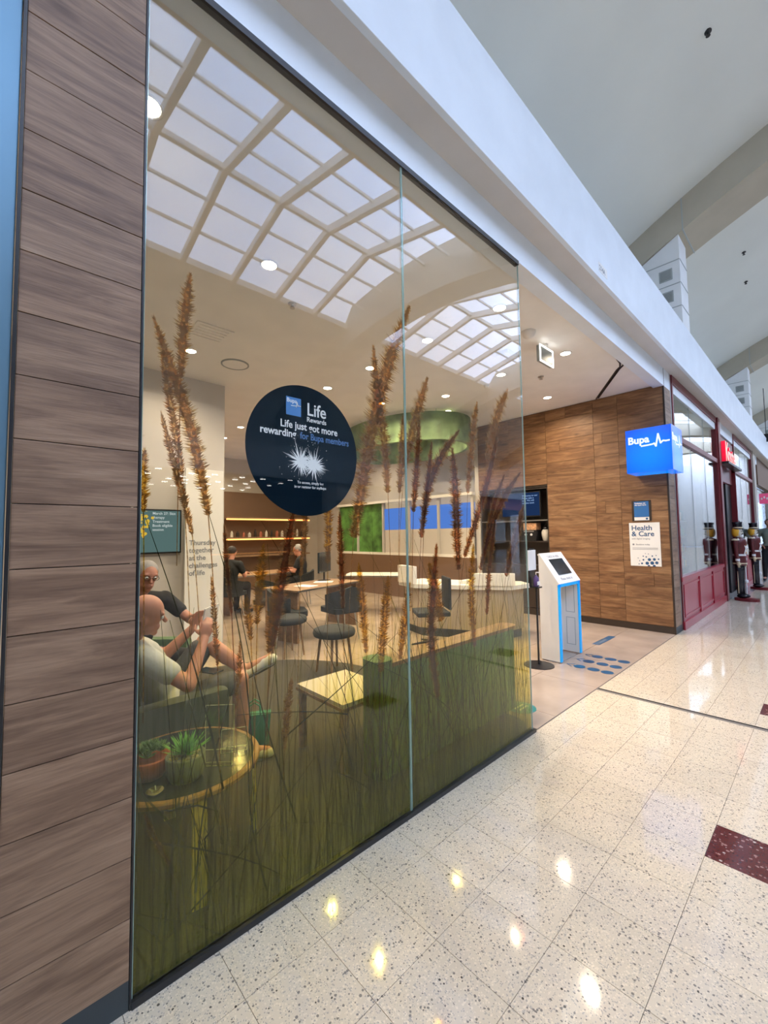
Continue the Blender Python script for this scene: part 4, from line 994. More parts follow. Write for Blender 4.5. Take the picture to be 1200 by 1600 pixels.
def stool(loc, label):
    t = thing('round_stool', label, 'stool', loc, 0, 'round dark stools in the middle of the shop')
    MB().lathe([(.20, .40), (.225, .41), (.235, .44), (.225, .475), (.19, .487), (.001, .49)], n=32).build('seat', M['charcoal'], t, smooth=True)
    for i in range(4):
        a = PI/4 + i*PI/2; MB().tube([(.15*math.cos(a), .15*math.sin(a), .405), (.20*math.cos(a), .20*math.sin(a), 0)], [.017, .011], 8).build('leg', M['tablewood'], t)
stool((2.78, 3.80, .0), 'round dark stool, the nearer of the two in the middle of the shop')
stool((2.78, 4.78, .0), 'round dark stool, the farther of the two in the middle of the shop')
def tub(loc, rz, label):
    t = thing('tub_chair', label, 'chair', loc, rz, 'dark tub chairs round the oak tables')
    MB().prism(rounded(-.25, .25, -.24, .24, .1, .1), .40, .47).build('seat', M['charcoal'], t, auto=True)
    m = MB(); n = 14
    for i in range(n):
        for k in range(1): pass
    v = []; f = []
    for i in range(n+1):
        a = PI*.5 + PI*i/n; 
        for r, z in ((.24, .42), (.28, .42), (.29, .78 - .12*abs(i-n/2)/(n/2)), (.25, .78 - .12*abs(i-n/2)/(n/2))): v.append((r*math.cos(a), r*math.sin(a)*.95, z))
    for i in range(n):
        for k in range(4): f.append((4*i+k, 4*i+(k+1) % 4, 4*(i+1)+(k+1) % 4, 4*(i+1)+k))
    f += [(0, 1, 2, 3), tuple(4*n+k for k in (3, 2, 1, 0))]
    MB().add(v, f).build('backrest', M['charcoal'], t, auto=True)
    for i in range(4):
        a = PI/4 + i*PI/2; MB().tube([(.2*math.cos(a), .2*math.sin(a), .40), (.26*math.cos(a), .26*math.sin(a), 0)], [.014, .009], 8).build('leg', M['steel'], t)
def desk(loc, rz, w, d, h, label, name='oak_table', topm='tablewood'):
    t = thing(name, label, 'table', loc, rz)
    B(-w/2, w/2, -d/2, d/2, h-.03, h, .004).build('tabletop', M[topm], t)
    B(-w/2, w/2, -d/2-.004, -d/2, h-.028, h-.004).build('top_edge', M['steel'], t)
    for x in (-w/2+.04, w/2-.08): B(x, x+.04, -d/2+.05, d/2-.05, 0, h-.03).build('leg', M['tablewood'], t)
    return t
desk((3.75, 5.65, 0), .25, 1.5, .75, .74, 'oak meeting table with a thin metal edge between tub chairs')
tub((3.05, 5.25, 0), -.4, 'dark tub chair at the near end of the oak meeting table')
tub((3.75, 4.95, 0), 1.5, 'dark tub chair with its back to the window at the oak meeting table')
tub((3.4, 6.35, 0), -1.3, 'dark tub chair behind the oak meeting table')
desk((4.1, 8.3, 0), .1, 1.7, .8, .74, 'dark wooden table at the rear of the shop before the warm wall', 'rear_table')
tub((3.3, 7.8, 0), .6, 'dark tub chair nearest the window at the rear table'); tub((4.9, 7.9, 0), 2.4, 'dark tub chair at the mural end of the rear table')
for i, (x, y, z) in enumerate(((3.5, 5.5, .74), (4.0, 5.75, .74))):
    t = thing('leaflet', ('white leaflet lying at the window end of the oak table', 'white leaflet lying in the middle of the oak table')[i], 'leaflet', (x, y, z), .5*i + .3); B(-.11, .11, -.15, .15, 0, .004).build('leaflet_sheet', M['paper'], t)
t = thing('desk_monitor', 'dark monitor on the oak meeting table', 'monitor', (4.15, 5.95, .74), .6)
B(-.1, .1, -.08, .08, 0, .012, .003).build('monitor_foot', M['black'], t); B(-.015, .015, -.01, .01, .01, .16).build('monitor_neck', M['black'], t); B(-.28, .28, -.02, .01, .14, .48, .006).build('monitor_screen', M['blacksc'], t)
# white counter with dark kick
ctr = thing('reception_counter', 'white angled reception counter with oak shelf and dark kick', 'counter', (0, 0, 0))
cp = [(4.75, 4.75), (4.62, 4.30), (5.0, 3.55), (5.35, 3.10), (5.75, 3.05), (5.95, 3.3), (5.5, 4.1), (5.3, 4.75)]
def inset(p, k):
    cx = sum(a for a, b in p)/len(p); cy = sum(b for a, b in p)/len(p); return [(cx+(a-cx)*k, cy+(b-cy)*k) for a, b in p]
MB().prism(inset(cp, .86), 0, .12).build('kick_board', M['plinth'], ctr)
MB().prism(inset(cp, .90), .12, .70).build('counter_body', P('counter_front', (.42, .34, .24), .4), ctr)
MB().prism(cp, .70, .76).build('worktop', M['countw'], ctr)
MB().prism([(4.70, 4.72), (4.60, 4.30), (4.66, 4.28), (4.78, 4.70)], .76, 1.02).build('upstand', M['countw'], ctr)
MB().prism([(5.0, 3.52), (5.36, 3.06), (5.42, 3.10), (5.06, 3.58)], .76, .93).build('upstand', M['countw'], ctr)
for i, (x, y, h) in enumerate(((5.2, 3.75, .05), (5.5, 3.45, .07), (5.62, 3.3, .04))):
    t = thing('leaflet_stack', ('stack of white papers at the centre of the white counter', 'tallest stack of white papers on the white counter', 'thin stack of papers at the kiosk end of the white counter')[i], 'papers', (x, y, .76), i*.3)
    for q in range(3): B(-.10+.004*q, .10+.004*q, -.07, .07, h/3*q, h/3*(q+1)-.001).build('paper_sheaf', M['paper'], t)
desk((5.55, 6.1, 0), -.9, 1.3, .7, .74, 'pale service desk near the lit blue strip', 'service_desk', 'countw')
t = thing('task_chair', 'yellowish tall backed chair beside the white counter', 'chair', (4.35, 3.75, 0), 2.5)
B(-.22, .22, -.22, .22, .42, .48, .02).build('seat', M['charcoal'], t); B(-.24, -.20, -.20, .20, .50, .92, .02).build('backrest', M['charcoal'], t)
MB().tube([(0, 0, .05), (0, 0, .42)], .025, 10).build('post', M['black'], t)
for i in range(5): a = i*1.2566; MB().tube([(0, 0, .07), (.27*math.cos(a), .27*math.sin(a), .03)], [.02, .012], 8).build('base_arm', M['black'], t)
# lit blue strip wall with mural and rail
bw = thing('consulting_front', 'glazed consulting front with a lit blue band and green mural', 'partition', (XW - .05, 5.0, 0))
B(0, .06, .0, 4.6, 1.0, 1.06).build('rail', M['countw'], bw); B(.0, .06, .0, 4.6, 0, 1.0).build('lower_panel', M['brown'], bw)
B(.02, .05, .0, 2.7, 1.62, 2.15).build('blue_band', M['bluestrip'], bw); B(.02, .05, 2.75, 4.6, 1.06, 2.3).build('green_mural', M['greenmural'], bw)
B(.02, .05, .0, 2.7, 1.06, 1.62).build('frosted_panel', M['inwall'], bw)
B(-.06, .06, .0, 4.6, 2.30, 2.36).build('head_rail', M['countw'], bw)
for y in (0, .9, 1.8, 2.7, 3.7, 4.55): B(-.02, .06, y, y+.06, 1.06, 2.30).build('mullion', M['creamwall'], bw)
bb = thing('mural_ring', 'large oval ring hung below the ceiling with green treetop mural', 'bulkhead', (6.1, 5.9, 3.15))
v = []; n = 40
for i in range(n):
    a = 2*PI*i/n
    for r, z in ((1.0, 0), (1.0, .5), (.94, .5), (.94, 0)): v.append((1.0*r*math.cos(a), 1.5*r*math.sin(a), z))
f = [(4*i+k, 4*i+(k+1) % 4, 4*((i+1) % n)+(k+1) % 4, 4*((i+1) % n)+k) for i in range(n) for k in range(4)]
MB().add(v, f).build('ring_band', P('treetop_mural', (.20, .30, .13), .7, var=.75, vscale=3.0), bb)
for a in (0, 2.1, 4.2): MB().tube([(.97*math.cos(a), 1.45*math.sin(a), .5), (.97*math.cos(a), 1.45*math.sin(a), .55)], .008, 6).build('hanger', M['steel'], bb)
# warm rear wall
rw = thing('rear_shelving', 'dark timber rear wall with a warm lit shelf', 'shelving', (4.5, 11.3, 0))
B(0, 2.7, 0, .08, 0, 2.75).build('back_board', M['brown'], rw)
for z in (.95, 1.45, 2.0): B(.05, 2.65, -.30, 0, z, z+.04).build('shelf', M['tablewood'], rw)
B(.05, 2.65, -.29, -.27, 1.41, 1.45).build('warm_light_strip', M['cove'], rw); B(.05, 2.65, -.29, -.27, 1.96, 2.0).build('warm_light_strip', M['cove'], rw)
for i in range(14):
    t = thing('shelf_bottle', 'small jar on the warm lit rear shelf', 'jar', (4.75 + .17*i, 11.15, 1.49), 0, 'jars on the rear shelf'); r = random.uniform(.03, .045); h = random.uniform(.12, .24)
    MB().lathe([(r, 0), (r, h*.7), (r*.5, h*.85), (r*.5, h)], n=10).build('jar_body', [M['urn'], M['dark'], M['terracotta']][i % 3], t)
t = thing('pink_banner', 'narrow dull pink banner hanging at the rear of the shop', 'banner', (3.35, 10.9, .9)); MB().tube([(.05, .01, 1.9), (.05, .01, 2.8)], .006, 6).tube([(.5, .01, 1.9), (.5, .01, 2.8)], .006, 6).build('hanging_cord', M['steel'], t); B(0, .55, 0, .02, 0, 1.9).build('banner_cloth', M['pinkban'], t); B(-.02, .57, -.005, .025, 1.88, 1.92).build('banner_rail', M['steel'], t)
for z in (1.25, 1.5): MB().prism([(.18, z), (.36, z), (.38, z+.2), (.16, z+.18)], -.004, 0, 'Y').build('banner_print', M['brown'], t)

# ================================================================ PEOPLE
def remesh(m, name, mats, voxel, sm=4, zones=None):
    me = m.mesh(name); o = bpy.data.objects.new(name, me); C.objects.link(o)
    r = o.modifiers.new('r', 'REMESH'); r.mode = 'VOXEL'; r.voxel_size = voxel
    s = o.modifiers.new('s', 'SMOOTH'); s.factor = .5; s.iterations = sm
    dg = bpy.context.evaluated_depsgraph_get(); me2 = bpy.data.meshes.new_from_object(o.evaluated_get(dg)); bpy.data.objects.remove(o)
    me2.materials.clear()
    for q in mats: me2.materials.append(q)
    me2.shade_smooth(); me2.name = name
    return me2
def hand(m, wrist, d, pn, side, s=1.0, curl=.5):
    """palm and five fingers; d = pointing direction, pn = palm normal (fingers curl towards it)"""
    w = Vector(wrist); d = Vector(d).normalized(); pn = Vector(pn); pn = (pn - d*pn.dot(d)).normalized(); a = d.cross(pn)*side
    pc = w + d*.05*s
    R = Matrix((a, d, pn)).transposed()
    m.ell(pc, (.040*s, .050*s, .016*s), R, 14, 8)
    for i, (off, l) in enumerate(((-.028, .062), (-.010, .075), (.010, .082), (.029, .072))):
        b = w + d*.085*s + a*off*s; dd = d.copy(); r = .0085*s
        for j, seg in enumerate((.45, .32, .25)):
            dd = (dd*math.cos(curl) + pn*math.sin(curl)).normalized() if j or curl > .3 else dd
            e = b + dd*l*seg*s; m.cap(b, r, e, r*.9, 8); b = e; r *= .9
    b = w + d*.03*s + a*.034*s; e = b + (d*.6 + a*.7 + pn*.35).normalized()*.038*s; m.cap(b, .011*s, e, .0095*s, 8); m.cap(e, .0095*s, e + (d*.85 + pn*.45).normalized()*.03*s, .008*s, 8)
def person(name, label, J, skin, shirt, legs, hair, group=None, voxel=.009, sleeves='short', hands=(((1, 0, 0), (0, 0, -1)), ((1, 0, 0), (0, 0, -1))), face=(1, 0, 0), bald=False, shorts=False, shoe=None, glasses=False, curls=(.5, .5), sole=None):
    root = J['root']; V = {k: Vector(v) - Vector(root) for k, v in J.items() if k != 'root'}
    t = thing(name, label, 'person', root, 0, group)
    m = MB(); fd = Vector(face).normalized(); up = (V['head'] - V['neck']).normalized(); up = (up*.5 + Vector((0, 0, .5))).normalized(); fd = (fd - up*fd.dot(up)).normalized(); sd = up.cross(fd)
    R = Matrix((fd, sd, up)).transposed(); H = V['head']
    m.ell(H + up*.02, (.095, .075, .098), R, 20, 14); m.ell(H - up*.055 + fd*.03, (.058, .052, .060), R, 16, 10)
    m.cap(V['neck'] - up*.03, .056, H - up*.05 - fd*.015, .052)
    m.cap(H + fd*.092 + up*.008, .008, H + fd*.112 - up*.024, .014); m.cap(H + fd*.085 - up*.058 + sd*.018, .008, H + fd*.085 - up*.058 - sd*.018, .008)
    m.cap(H + fd*.082 - up*.072 + sd*.014, .008, H + fd*.082 - up*.072 - sd*.014, .008); m.cap(H + fd*.085 + up*.034 + sd*.045, .009, H + fd*.085 + up*.034 - sd*.045, .009)
    m.ell(H - up*.10 + fd*.07, (.02, .022, .018), R, 10, 8)
    for s_ in (-1, 1): m.ell(H + sd*s_*.078 - up*.008 - fd*.005, (.018, .008, .030), R, 10, 8)
    sh = {'r': V['shr'], 'l': V['shl']}; mid = (V['shr'] + V['shl'])/2; pel = V['pelvis']; ax = (mid - pel).normalized(); la = (V['shl'] - V['shr']).normalized(); fw = la.cross(ax).normalized()
    T = Matrix((fw, la, ax)).transposed(); L = (mid - pel).length
    def torso(q, g):
        q.ell(pel + ax*L*.70, (.115+g, .165+g, .19+g), T, 18, 12); q.ell(pel + ax*L*.38, (.108+g, .145+g, .16+g), T, 18, 12); q.ell(pel + ax*.02, (.115+g, .165+g, .13+g), T, 18, 12)
        for k in 'rl': q.cap(mid + ax*.03, .055+g, sh[k] - ax*.015, .058+g)
    torso(m, 0)
    for k in 'rl':
        m.cap(sh[k], .052, V['el'+k], .040); m.cap(V['el'+k], .040, V['wr'+k], .026)
        m.cap(V['hip'+k], .085, V['kn'+k], .058); m.cap(V['kn'+k], .055, V['kn'+k]*.45 + V['an'+k]*.55, .052); m.cap(V['kn'+k]*.6 + V['an'+k]*.4, .052, V['an'+k], .036)
        m.cap(V['an'+k], .034, V['to'+k], .028)
        hd, hn = hands[0 if k == 'r' else 1]; hand(m, V['wr'+k], hd, hn, 1 if k == 'r' else -1, 1.0, curls[0 if k == 'r' else 1])
    me = remesh(m, 'body', [skin], voxel, 3); o = bpy.data.objects.new('body', me); C.objects.link(o); o.parent = t
    # shirt
    q = MB(); torso(q, .013); 
    for k in 'rl':
        if sleeves == 'short': q.cap(sh[k], .068, sh[k]*.42 + V['el'+k]*.58, .062)
        else: q.cap(sh[k], .066, V['el'+k], .053); q.cap(V['el'+k], .053, V['el'+k]*.08 + V['wr'+k]*.92, .037)
    o = link_mesh('shirt', remesh(q, 'shirt', [shirt], .011, 2), t)
    q = MB(); q.ell(pel + ax*.0, (.13, .178, .13), T, 18, 12)
    for k in 'rl':
        q.cap(V['hip'+k], .098, V['kn'+k] if not shorts else V['hip'+k]*.18 + V['kn'+k]*.82, .070 if not shorts else .078)
        if not shorts: q.cap(V['kn'+k], .070, V['kn'+k]*.06 + V['an'+k]*.94, .052)
    link_mesh('shorts' if shorts else 'trousers', remesh(q, 'trousers', [legs], .011, 2), t)
    for k in 'rl':
        a, b = V['an'+k], V['to'+k]; d = (b - a).normalized(); dn = V['an'+k] - V['kn'+k]; dn.normalize(); dn = (dn - d*dn.dot(d)).normalized()
        q = MB(); h = a - d*.055 + dn*.035; q.cap(h, .036, a + dn*.02, .040); q.cap(a + dn*.035 - d*.04, .034, b + dn*.01, .036); q.cap(b + dn*.012 - d*.05, .037, b + dn*.014 + d*.02, .030)
        so_ = link_mesh('shoe', remesh(q, 'shoe', [shoe or M['blackcl']], .008, 2), t)
        s2 = MB(); R2 = Matrix((d, d.cross(dn), dn)).transposed(); s2.ell((h+b)/2 + dn*.036, (.145, .044, .013), R2, 18, 8); link_mesh('shoe_sole', remesh(s2, 'shoe_sole', [sole or M['sole']], .006, 1), so_)
    for s_ in (-1, 1):
        q = MB().ell(H + fd*.083 + sd*s_*.031 + up*.010, (.012, .013, .012), R, 10, 8); e = q.build('eye', M['eyew'], t, smooth=True)
        MB().ell(H + fd*.0925 + sd*s_*.031 + up*.010, (.004, .006, .006), R, 8, 6).build('pupil', M['eye'], e, smooth=True)
    if not bald:
        q = MB(); q.ell(H + up*.035 - fd*.014, (.096, .083, .094), R, 20, 14); hm = remesh(q, 'hair', [hair], .008, 1)
        bm = bmesh.new(); bm.from_mesh(hm); dl = [v_ for v_ in bm.verts if (v_.co-H).dot(fd) > .052 and (v_.co-H).dot(up) < .06 or (v_.co-H).dot(up) < -.03]
        bmesh.ops.delete(bm, geom=dl, context='VERTS'); bm.to_mesh(hm); bm.free(); link_mesh('hair', hm, t)
    if glasses:
        q = MB()
        for s_ in (-1, 1):
            c_ = H + fd*.104 + sd*s_*.032 + up*.010; q.tube([tuple(c_ + sd*.024*math.cos(a) + up*.017*math.sin(a)) for a in [2*PI*i/14 for i in range(15)]], .002, 5); q.tube([tuple(H + fd*.10 + sd*s_*.055 + up*.014), tuple(H + sd*s_*.083 + up*.012)], .002, 5)
        q.tube([tuple(H + fd*.106 + sd*.008 + up*.012), tuple(H + fd*.106 - sd*.008 + up*.012)], .002, 5); q.build('glasses', M['black'], t)
    return t
# bald man reading, one leg crossed high
person('person', 'bald man in a pale grey tee, leg crossed, reading a white sheet in the armchair',
    dict(root=(.72, 2.75, 0), pelvis=(.78, 2.82, .50), neck=(.585, 2.72, .955), head=(.625, 2.62, 1.075), shr=(.61, 2.57, .86), shl=(.61, 2.95, .86), elr=(.80, 2.43, .70), wrr=(.93, 2.56, .90),
         ell=(.84, 3.0, .74), wrl=(.96, 2.84, .92), hipr=(.84, 2.74, .50), hipl=(.84, 2.92, .50), knr=(1.22, 2.72, .56), anr=(1.24, 2.72, .10), tor=(1.40, 2.68, .055),
         knl=(1.07, 2.92, .80), anl=(1.27, 2.76, .60), tol=(1.43, 2.71, .66)), M['skin'], M['tee'], M['shorts'], M['hair'], voxel=.0075, hands=(((.25, .25, .9), (.3, .95, 0)), ((.25, -.25, .9), (.3, -.95, 0))),
    face=(.85, -.12, -.12), bald=True, shorts=True, shoe=M['shoe'], curls=(.55, .55))
t = thing('reading_sheet', 'white folded sheet held up by the bald man', 'paper', (.985, 2.70, .93), -.75); q = MB().prism([(-.004, -.10), (.004, -.10), (.045, .14), (.037, .14)], -.105, .105, 'Y'); q.build('sheet', M['paper'], t)
t = thing('pocket_phone', 'black phone resting on the lap of the bald man', 'phone', (1.0, 2.66, .675), .4); B(-.04, .04, -.075, .075, 0, .009, .003).build('phone_body', M['blacksc'], t)
person('person', 'man in a black shirt and glasses seated behind with an arm on the armrest',
    dict(root=(.9, 3.95, 0), pelvis=(.86, 4.04, .52), neck=(.90, 3.90, 1.06), head=(.93, 3.84, 1.19), shr=(.70, 3.86, .98), shl=(1.10, 3.97, .98), elr=(.66, 3.70, .74), wrr=(.82, 3.55, .66),
         ell=(1.26, 3.80, .80), wrl=(1.22, 3.56, .86), hipr=(.80, 3.95, .50), hipl=(.98, 4.0, .50), knr=(.95, 3.52, .54), anr=(.97, 3.50, .09), tor=(1.0, 3.36, .05),
         knl=(1.18, 3.60, .54), anl=(1.2, 3.56, .09), tol=(1.24, 3.42, .05)), M['skin2'], M['blackcl'], M['blackcl'], M['hairg'], voxel=.009, hands=(((.5, -.6, -.3), (0, -.3, -1)), ((.1, -.9, -.15), (0, -.1, -1))),
    face=(.1, -.97, -.05), glasses=True)
def seated(x, y, d, label, shirt, hair):
    c, s_ = math.cos(d), math.sin(d)
    def q(a, b, z): return (x + a*c - b*s_, y + a*s_ + b*c, z)
    person('person', label, dict(root=(x, y, 0), pelvis=q(-.02, 0, .58), neck=q(.02, 0, 1.06), head=q(.06, 0, 1.20), shr=q(.0, -.19, .99), shl=q(.0, .19, .99), elr=q(.10, -.24, .76), wrr=q(.32, -.12, .80), ell=q(.10, .24, .76), wrl=q(.32, .12, .80),
        hipr=q(.04, -.09, .56), hipl=q(.04, .09, .56), knr=q(.42, -.11, .55), anr=q(.42, -.11, .10), tor=q(.56, -.12, .05), knl=q(.42, .11, .55), anl=q(.40, .12, .10), tol=q(.54, .13, .05)), M['skin'], M[shirt], M['blackcl'], M[hair], voxel=.014, hands=((( c, s_, 0), (0, 0, -1)), ((c, s_, 0), (0, 0, -1))), face=(c, s_, -.15))
seated(3.3, 7.8, .6, 'person in a dark top seated at the window end of the rear table', 'charcoal', 'hair')
seated(4.9, 7.9, 2.4, 'grey haired person seated at the mural end of the rear table', 'blackcl', 'hairg')
# passer-by at the right edge
px, py = 16.75, 1.27
person('person', 'passer-by in a sage top and black trousers with hand on hip beyond the toy soldiers',
    dict(root=(px, py, 0), pelvis=(px, py, 1.0), neck=(px, py, 1.53), head=(px-.01, py, 1.68), shr=(px+.02, py+.19, 1.46), shl=(px-.02, py-.2, 1.46), elr=(px+.10, py+.28, 1.21), wrr=(px-.10, py+.19, 1.05),
         ell=(px, py-.27, 1.18), wrl=(px-.08, py-.28, .94), hipr=(px, py+.10, .96), hipl=(px, py-.10, .96), knr=(px-.05, py+.12, .52), anr=(px, py+.14, .09), tor=(px-.15, py+.15, .045),
         knl=(px-.04, py-.12, .52), anl=(px, py-.14, .09), tol=(px-.15, py-.15, .045)), M['skin2'], M['greycl'], M['blackcl'], M['hair'], hands=(((-.2, -.7, -.5), (0, 0, -1)), ((-.1, 0, -1), (0, 1, 0))), face=(-1, 0, 0))
# two shoppers on the other side of the mall: seen only in the window reflections
for (x, y, l, s_, g_) in ((15.5, -4.6, 'shopper in a white top far across the mall, mirrored in the red framed window', 'tee', 'shorts'), (9.6, -6.4, 'shopper in black walking past the cafe opposite', 'blackcl', 'blackcl')):
    person('person', l, dict(root=(x, y, 0), pelvis=(x, y, .98), neck=(x, y, 1.48), head=(x, y, 1.62), shr=(x+.19, y, 1.41), shl=(x-.19, y, 1.41), elr=(x+.25, y+.02, 1.12), wrr=(x+.24, y+.12, .9), ell=(x-.25, y+.02, 1.12), wrl=(x-.24, y+.12, .9),
        hipr=(x+.09, y, .94), hipl=(x-.09, y, .94), knr=(x+.1, y+.1, .5), anr=(x+.1, y-.08, .1), tor=(x+.1, y+.06, .05), knl=(x-.1, y-.04, .5), anl=(x-.1, y+.02, .09), tol=(x-.1, y+.17, .045)), M['skin'], M[s_], M[g_], M['hair'], voxel=.014, face=(0, 1, 0))

# ================================================================ RED FRAMED SHOP NEXT DOOR
rs = struct('wall_shopfront'); R0, R1 = 7.64, 11.30
B(7.60, 7.655, 1.603, 1.70, 0, 3.93).build('pale_jamb', M['steel'], rs)
def redbay(x0, x1, par):
    B(x0, x1, 1.585, 1.70, 3.80, 3.93, .006).build('window_head', M['redframe'], par)
    B(x0, x1, 1.590, 1.68, 2.93, 3.02, .005).build('transom', M['redframe'], par)
    B(x0, x1, 1.58, 1.70, .72, .79, .008).build('window_sill', M['red'], par)
    B(x0, x1, 1.60, 1.66, .0, .72).build('stall_board', M['red'], par)
    B(x0, x1, 1.575, 1.66, .0, .12, .004).build('plinth_board', M['red'], par)
    for x in (x0, x1 - .07): B(x, x + .07, 1.59, 1.70, .12, 3.80, .005).build('window_post', M['redframe'], par)
    n = 3; w = (x1-x0-.14)/n
    for i in range(n):
        a, b = x0+.07+w*i+.05, x0+.07+w*(i+1)-.05
        for (p, q, r, s_) in ((a, b, .17, .20), (a, b, .64, .67), (a, a+.03, .20, .64), (b-.03, b, .20, .64)): B(p, q, 1.588, 1.602, r, s_, .003).build('panel_moulding', M['red'], par)
    for i in range(1, 3): B(x0+.07+w*i-.05, x0+.07+w*i+.05, 1.58, 1.601, .12, .72, .004).build('panel_stile', M['red'], par)
    B(x0+.07, x1-.07, 1.625, 1.635, .79, 2.93).build('glass_pane', M['shopglass'], par); B(x0+.07, x1-.07, 1.625, 1.635, 3.02, 3.80).build('glass_pane', M['shopglass'], par)
    for i in range(1, 3): B(x0+.07+w*i-.004, x0+.07+w*i+.004, 1.622, 1.638, .79, 3.80).build('pane_joint', M['greyline'], par)
redbay(7.66, 11.34, rs); 
B(11.34, 11.56, 1.56, 1.72, 0, 3.93, .01).build('door_post', M['redframe'], rs)
redbay(13.62, 17.05, rs)
B(11.56, 13.62, 1.66, 1.74, 2.62, 3.93).build('door_head', M['redframe'], rs)
B(11.70, 11.90, 1.70, 1.80, 0, 2.62).build('door_jamb', M['black'], rs); B(12.9, 13.6, 1.70, 2.3, 0, 2.62).build('door_jamb', M['black'], rs)
B(11.95, 12.85, 2.0, 2.03, 0, 2.6).build('open_door', M['soldblk'], rs)
B(7.76, 23, 4.6, 4.7, 0, 3.7).build('wall_shop_rear', M['inwall'], kind='structure')
B(7.76, 47, 1.75, 11.5, CZ+.05, CZ + .15).build('ceiling_next_shop', M['inceil'], kind='structure')
B(13.5, 47, 1.612, 11.4, -.12, 0).build('floor_next_shops', M['storefl'], kind='structure')
# shelves with goods behind the red windows
for si in range(2):
    t = thing('display_shelving', ('display shelving full of coloured boxes behind the near red framed window', 'display shelving full of coloured boxes behind the far red framed window')[si], 'shelving', ((8.0, 13.9)[si], 3.3, 0))
    for z in (.3, .8, 1.3, 1.8): B(0, 3.0, 0, .4, z, z+.03).build('shelf', M['tablewood'], t)
    for x in (0, 1.0, 2.0, 3.0): B(x-.015, x+.015, 0, .4, 0, 2.1).build('upright', M['dark'], t)
    for z in (.33, .83, 1.33, 1.83):
        x = .05
        while x < 2.85:
            w = random.uniform(.12, .25); h = random.uniform(.15, .34)
            o = B(x, x+w, .05, .3, z, z+h, .004).build('goods_box', random.choice([M['red'], M['gold'], M['leaf'], M['paper'], M['terracotta'], M['teal']]), t); x += w + .03
# projecting sign letters on a ledge
t = thing('red_letter_sign', 'red and cream projecting shop letters standing on a black ledge', 'sign', (11.62, 1.60, 3.0))
B(0, 1.95, -.15, 0, -.05, 0, .005).build('ledge', M['black'], t); B(0, 1.72, -.012, .0, .0, .58).build('back_board', M['redframe'], t)
x = .05
for ch, h, w in (('K', .46, .34), ('r', .40, .22), ('i', .40, .15), ('s', .40, .27), ('t', .40, .22), ('e', .40, .30)):
    cu = bpy.data.curves.new('c', 'FONT'); cu.body = ch; cu.size = h*1.4; cu.extrude = .035; cu.offset = .012
    tmp = bpy.data.objects.new('c', cu); C.objects.link(tmp); me = bpy.data.meshes.new_from_object(tmp.evaluated_get(bpy.context.evaluated_depsgraph_get())); bpy.data.objects.remove(tmp)
    me.transform(Matrix.Translation(Vector((x, -.06, .012))) @ Matrix(ROT_F).transposed().to_4x4()); me.materials.clear(); me.materials.append(M['redletter']); me.name = 'sign_letter'
    o = link_mesh('sign_letter', me, t)
    text('letter_front', ch, M['cream'], o, (x, -.098, .012), h*1.4, ROT_F, .004, .002); x += w*.92
# cream column and brown shop beyond
B(17.10, 17.60, 1.55, 1.75, 0, 3.93).build('wall_column', M['creamwall'], kind='structure')
fs = struct('wall_shopfronts_far')
for i, x in enumerate((18.6, 23.5, 28.4, 33.3, 38.2)):
    B(x, x+4.2, 1.72, 1.78, .4, 3.0).build('glass_pane', M['shopglass'], fs)
    B(x+4.2, x+4.9, 1.56, 1.80, 0, 3.93).build('column', M['creamwall'], fs); B(x, x+4.2, 1.60, 1.74, 3.0, 3.93).build('fascia_board', [M['brown'], M['dark'], M['redframe']][i % 3], fs); B(x, x+4.2, 1.66, 1.8, 0, .4).build('stall_board', M['brown'], fs)
B(17.6, 17.64, 1.75, 6, 0, 3.93).build('wall_party', M['brown'], kind='structure'); B(17.6, 47, 6, 6.1, 0, 3.93).build('wall_shops_rear', M['brown'], kind='structure')
t = thing('pink_shop_sign', 'small pink sign projecting from the brown shop beyond the column', 'sign', (18.62, 1.34, 2.35)); B(0, .05, -.0, .26, 0, .34, .01).build('sign_board', P('pink_sign', (.6, .08, .2), .4, emit=(.8, .1, .25), es=.3), t)
for i in range(3): MB().ell((-.005, .06+.07*i, .17+.04*(i % 2)), (.006, .025, .04), n=10, m=6).build('sign_mark', M['paper'], t)
t = thing('hanging_black_sign', 'black rectangular sign hung high over the far mall', 'sign', (19.6, .75, 4.55))
B(0, .06, 0, .75, 0, .28, .01).build('sign_board', M['black'], t); MB().tube([(.03, .1, .28), (.03, .1, 1.9)], .01, 6).tube([(.03, .65, .28), (.03, .65, 1.9)], .01, 6).build('hanging_rod', M['black'], t)

